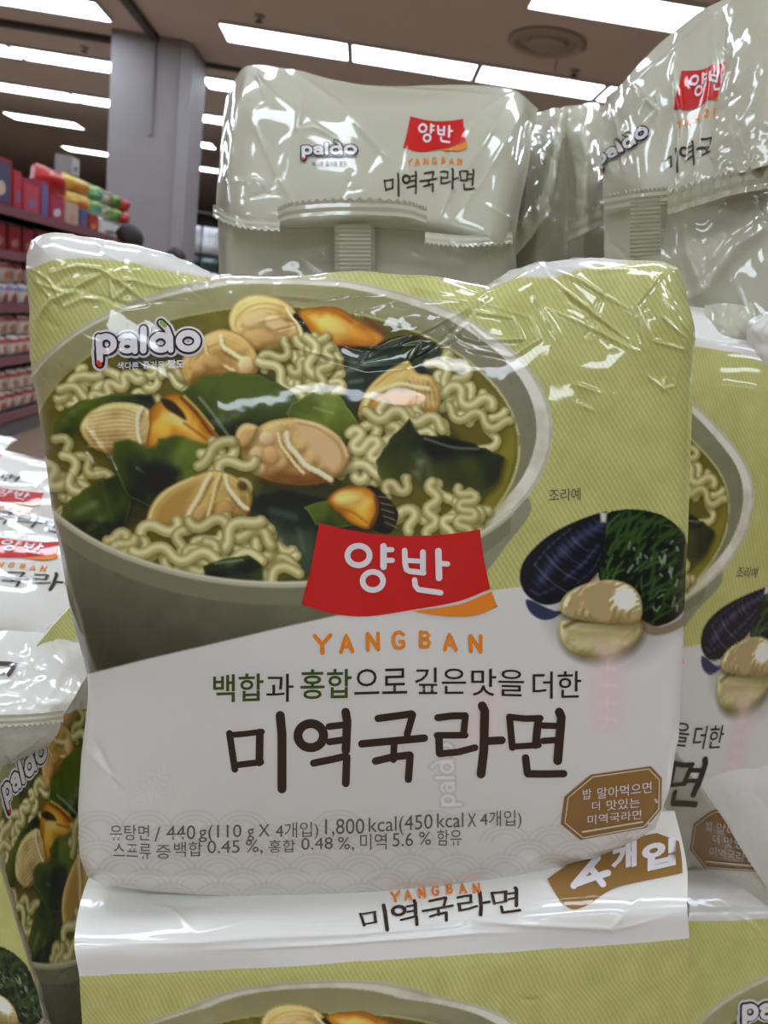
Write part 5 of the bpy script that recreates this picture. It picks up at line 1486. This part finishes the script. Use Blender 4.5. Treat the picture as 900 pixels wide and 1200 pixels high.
# lower three shelves: white bags printed red or orange, two high
kinds = [((190, 178, 168), (150, 40, 42), (170, 92, 60)), ((196, 184, 172), (160, 64, 52), (150, 112, 80)), ((188, 176, 168), (112, 112, 150), (150, 64, 56))]
decklab = {.13: 'bottom', .48: 'second lowest', .80: 'third lowest'}
rb = np.random.default_rng(33)
for di, z in enumerate((.13, .48, .80)):
    protos = []
    for row in range(2):
        for k in range(10):
            y = 4.36 + k * .135
            key = (k * 2 + row + di) % 2
            while len(protos) <= key:
                kk = kinds[[(0, 1), (1, 0), (2, 0)][di][len(protos)]]
                p_ = bag_mesh('noodle_bag', .118, .135, .09, *kk, seed=200 + di * 5 + len(protos)); protos.append([p_, False])
            pr = protos[key]
            o_ = pr[0] if not pr[1] else copy_tree(pr[0])
            pr[1] = True
            at_shelf(o_, y + rb.normal(0, .003), z + .026 + row * .133, SX - .07 + rb.normal(0, .01), rb.normal(0, .08))
            tag(o_, 'small %s noodle bag on the %s board of the aisle shelf' % (['white red-banded', 'white orange-printed'][key] if di < 2 else ['white blue-banded', 'pale red-banded'][key], decklab[z]), 'noodle bag', 'noodle bags on the %s shelf board' % decklab[z])
# fourth board: dark red cartons
c0 = None
for k in range(9):
    y = 4.35 + k * .2
    if c0 is None: c0 = box_mesh('noodle_carton', .18, .17, .2, (110, 28, 32), (150, 40, 44), (170, 120, 100)); o_ = c0
    else: o_ = copy_tree(c0)
    at_shelf(o_, y, 1.137, SX - .06, 0)
    tag(o_, 'dark red noodle carton on the board under the top shelf', 'carton', 'dark red cartons under the top shelf')
# top board
ZT = 1.386
def top_box(px0, px1, zt, base, panel, blob, label, dx=0.0, z0=ZT, rz=0.0):
    y0 = on_x(px0, 240)[1]; y1 = on_x(px1, 255)[1]
    o_ = box_mesh('display_carton', y1 - y0 - .01, zt - z0, .22, base, panel, blob); at_shelf(o_, (y0 + y1) / 2, z0, SX - .03 + dx, rz)
    tag(o_, label, 'carton'); return o_
top_box(-12, 20, 1.66, (150, 34, 40), (84, 80, 106), (206, 186, 170), 'red display carton with grey picture panel at the top shelf end')
top_box(21, 31, 1.62, (170, 44, 54), (186, 60, 74), (120, 110, 140), 'narrow red carton beside the grey-panelled display carton')
top_box(32, 52, 1.58, (176, 50, 62), (190, 74, 90), (150, 110, 150), 'pinkish red carton on the top shelf next to blue-printed carton')
top_box(53, 62, 1.62, (150, 60, 90), (120, 100, 150), (96, 110, 170), 'narrow mauve carton standing on the top shelf')
top_box(63, 80, 1.56, (160, 40, 52), (170, 56, 90), (206, 200, 210), 'red carton with white picture on the top shelf under the red bag')
top_box(81, 97, 1.55, (186, 152, 132), (196, 164, 144), (186, 150, 130), 'plain beige carton panel standing on the top shelf')
top_box(98, 108, 1.53, (90, 80, 110), (80, 90, 140), (150, 90, 80), 'blue grey carton on the top shelf below the yellow bags')
top_box(109, 120, 1.52, (160, 44, 44), (170, 50, 46), (200, 140, 60), 'red carton with yellow picture on the top shelf')
top_box(121, 147, 1.50, (200, 198, 196), (214, 212, 208), (120, 120, 120), 'white price board carton at the far end of the top shelf')
def top_bag(px0, px1, z0, z1, kind, seed, label, x=SX - .22):
    y0 = on_x(px0, 240)[1]; y1 = on_x(px1, 240)[1]
    o_ = bag_mesh('snack_bag', y1 - y0, z1 - z0, .16, *kind, seed=seed); at_shelf(o_, (y0 + y1) / 2, z0, x)
    tag(o_, label, 'snack bag', 'bags stacked on the top shelf'); return o_
RED = ((176, 28, 30), (186, 40, 36), (150, 20, 26)); YEL = ((206, 160, 64), (216, 190, 90), (200, 120, 40)); GRN = ((110, 160, 110), (170, 200, 130), (80, 140, 120)); WHT = ((176, 170, 150), (110, 100, 90), (120, 130, 60)); GR2 = ((96, 130, 50), (120, 160, 60), (60, 90, 40))
MB().box(SX - .56, SX - .26, 5.35, 7.42, ZT, ZT + .16).build('backstock_case', m_card).__setitem__('label', 'brown stock case lying behind the cartons on the top shelf')
bpy.data.objects['backstock_case']['category'] = 'stock case'
top_bag(64, 92, 1.56, 1.74, RED, 301, 'bright red bag lying on top of the red cartons', SX - .13)
for (a_, b_, kd, nm, sd) in ((98, 123, YEL, 'yellow', 302), (124, 136, GRN, 'green', 304), (137, 146, WHT, 'white', 306), (147, 157, GR2, 'olive green', 308), (158, 166, RED, 'red', 310)):
    top_bag(a_, b_, 1.545, 1.655, kd, sd, 'lower %s bag of the pair near the column end of the top shelf' % nm, SX - .16)
    top_bag(a_, b_, 1.655, 1.765, kd, sd + 1, 'upper %s bag of the pair near the column end of the top shelf' % nm, SX - .16)
o_ = box_mesh('grey_box', .16, .13, .12, (150, 150, 152), (190, 190, 190), (110, 110, 112)); at_shelf(o_, on_x(110, 205)[1], 1.768, SX - .14); tag(o_, 'small grey white box on top of the yellow bags', 'box')

# far shelf beyond the column
fs = empty('far_shelf', (-2.5, 13.4, 0)); tag(fs, 'tall dark store shelf far behind the column', 'store shelf')
MB().box(-9, 3, 13.55, 13.6, 0, 2.3).build('back_board', m_shelfmetal, fs)
for z in (.1, .6, 1.1, 1.6, 2.25): MB().box(-9, 3, 13.1, 13.55, z, z + .03).build('shelf_board', m_shelfmetal, fs)
FARC = [((196, 196, 202), (176, 178, 186), (210, 210, 214)), ((60, 70, 70), (90, 110, 110), (40, 46, 50)), ((110, 180, 176), (160, 210, 205), (200, 230, 230)), ((150, 110, 90), (180, 150, 120), (120, 70, 60))]
nmz = {.13: 'pale', .63: 'teal', 1.13: 'dark', 1.63: 'white'}
for (z, kd, nm) in ((.63, 3, 'brown'), (1.13, 2, 'teal'), (1.36, 1, 'dark'), (1.63, 0, 'white')):
    pr = None
    for k in range(14):
        h_ = .22 if z in (1.13, 1.36) else .42
        if pr is None: pr = bag_mesh('packaged_goods', .3, h_, .25, *FARC[kd], seed=400 + kd, n=7); o_ = pr
        else: o_ = copy_tree(pr)
        o_.location = (-4.6 + k * .32, 13.12, z + .001); o_.rotation_euler = (0, 0, -math.pi / 2)
        tag(o_, '%s packaged goods bag on the far shelf behind the column' % nm, 'goods bag', '%s goods on the far shelf' % nm)

# ------------------------------------------------------------------ two shoppers in the aisle
def person(x, y, H, rz, top_col, leg_col, hair_col, label, longhair=False):
    s = H / 1.7
    J = [(0, 0, .95, .135, .10), (0, 0, 1.12, .125, .09), (0, .0, 1.30, .15, .10), (0, .0, 1.41, .10, .07), (0, .0, 1.47, .05, .052), (0, -.012, 1.53, .058, .068), (0, -.015, 1.60, .074, .090), (0, -.005, 1.665, .062, .075)]
    V = [(a, b, c) for a, b, c, _, _ in J]; R = [(p, q) for _, _, _, p, q in J]
    E = [(i, i + 1) for i in range(len(J) - 1)]
    def chain(root, pts):
        prev = root
        for (a, b, c, r1, r2) in pts:
            V.append((a, b, c)); R.append((r1, r2)); E.append((prev, len(V) - 1)); prev = len(V) - 1
        return prev
    for sg in (-1, 1):
        h_ = chain(3, [(sg * .165, 0, 1.39, .058, .055), (sg * .20, .01, 1.25, .046, .046), (sg * .215, .02, 1.12, .038, .038), (sg * .215, -.05, .96, .030, .030), (sg * .212, -.075, .885, .024, .024), (sg * .208, -.09, .83, .034, .018)])
        for q, (fx, fl_) in enumerate(((-.026, .075), (-.009, .088), (.009, .084), (.026, .066))):
            chain(h_, [(sg * .208 + fx, -.10, .80, .0095, .0095), (sg * .208 + fx, -.108, .80 - fl_ * .5, .0088, .0088), (sg * .208 + fx, -.10, .80 - fl_, .0075, .0075)])
        chain(h_, [(sg * .208 - sg * .035, -.115, .83, .011, .011), (sg * .208 - sg * .05, -.13, .79, .009, .009)])
        chain(0, [(sg * .09, 0, .86, .092, .095), (sg * .10, -.01, .68, .075, .078), (sg * .10, -.012, .50, .058, .060), (sg * .10, .01, .32, .052, .056), (sg * .10, .02, .10, .036, .038), (sg * .105, -.04, .045, .040, .04), (sg * .11, -.14, .035, .038, .03)])
    me = bpy.data.meshes.new('body_cage'); me.from_pydata([(a * s, b * s, c * s) for a, b, c in V], E, [])
    ob = bpy.data.objects.new('body_cage', me); COL.objects.link(ob)
    sk = ob.modifiers.new('skin', 'SKIN'); sk.use_smooth_shade = True
    for i, v_ in enumerate(me.skin_vertices[0].data):
        v_.radius = (R[i][0] * s, R[i][1] * s); v_.use_root = (i == 0)
    ob.modifiers.new('sub', 'SUBSURF').levels = 2
    bpy.context.view_layer.update()
    ev = ob.evaluated_get(bpy.context.evaluated_depsgraph_get()); em = ev.to_mesh()
    vv = np.array([v_.co[:] for v_ in em.vertices]); ff = [list(p.vertices) for p in em.polygons]
    ev.to_mesh_clear(); bpy.data.objects.remove(ob)
    t_ = empty('person', (x, y, 0), rz); tag(t_, label, 'person')
    def tr(q): 
        q = np.asarray(q, float); c, n_ = math.cos(rz), math.sin(rz)
        return np.stack([q[:, 0] * c - q[:, 1] * n_ + x, q[:, 0] * n_ + q[:, 1] * c + y, q[:, 2]], 1)
    vv[:, 2] -= vv[:, 2].min()
    body = mesh_np('body', tr(vv), ff, mat('skin', (206, 160, 134), .5, noise=.04), t_, True)
    body.data.materials.append(mat('top_%d%d%d' % top_col, top_col, .8, noise=.08)); body.data.materials.append(mat('trousers_%d%d%d' % leg_col, leg_col, .8, noise=.08)); body.data.materials.append(mat('shoe', (40, 38, 38), .6, noise=.05))
    for p, f in zip(body.data.polygons, ff):
        c = vv[f].mean(0) / s
        p.material_index = 3 if c[2] < .075 else 2 if (c[2] < .93 and abs(c[0]) < .165) else 1 if (c[2] < 1.445 and c[2] > .9) else 0
    # hair shell
    n1, n2 = 22, 16; hv = []; 
    for i in range(n2 + 1):
        ph = math.pi * i / n2 * (.62 if not longhair else .80)
        for j in range(n1):
            th = 2 * math.pi * j / n1
            front = max(0, -math.sin(th))
            pp = ph * (1 - .38 * front)
            rr = 1.0 + .03 * math.sin(th * 7 + i)
            hv.append((.098 * s * rr * math.sin(pp) * math.cos(th), (.0 + .118 * rr * math.sin(pp) * math.sin(th)) * s, (1.615 + .112 * math.cos(pp)) * s))
    hf = [[i * n1 + j, i * n1 + (j + 1) % n1, (i + 1) * n1 + (j + 1) % n1, (i + 1) * n1 + j] for i in range(n2) for j in range(n1)]
    hair = mesh_np('hair', tr(hv), hf, mat('hair_%d%d%d' % hair_col, hair_col, .6, noise=.25, nscale=60), t_, True)
    md = hair.modifiers.new('thickness', 'SOLIDIFY'); md.thickness = .012
    for sg in (-1, 1):
        e = MB().lathe([(0, -.008), (.007, -.005), (.009, 0), (.007, .005), (0, .008)], (sg * .03 * s, -.098 * s, 1.60 * s), 10); q = mesh_np('eye', tr(e.v), e.f, mat('eye_dark', (30, 24, 22), .3, noise=.05), t_, True)
        e = MB().lathe([(0, -.03), (.012, -.02), (.016, 0), (.012, .02), (0, .03)], (sg * .082 * s, .005 * s, 1.59 * s), 12); q = mesh_np('ear', tr(e.v), e.f, MATS['skin'], t_, True)
    e = MB().lathe([(0, .03), (.009, .005), (.016, -.012), (.010, -.02), (0, -.022)], (0, -.108 * s, 1.575 * s), 12); mesh_np('nose', tr(e.v), e.f, MATS['skin'], t_, True)
    e = MB().box(-.024 * s, .024 * s, -.098 * s, -.080 * s, 1.530 * s, 1.540 * s); mesh_np('mouth', tr(e.v), e.f, mat('lips', (160, 90, 84), .5, noise=.05), t_, True)
    return t_
pa = on_x(152, 268, -1.93)
person(pa[0], pa[1], pa[2] + .0, -1.9, (70, 66, 70), (50, 54, 66), (36, 30, 28), 'dark-haired shopper in grey top standing beside the aisle shelf')
r_ = ray(206, 294); pb = CP + r_ * (7.6 / r_[1])
person(pb[0], pb[1], pb[2], 2.6, (90, 60, 60), (40, 40, 48), (44, 34, 30), 'shorter brown-haired shopper in front of the grey column', True)
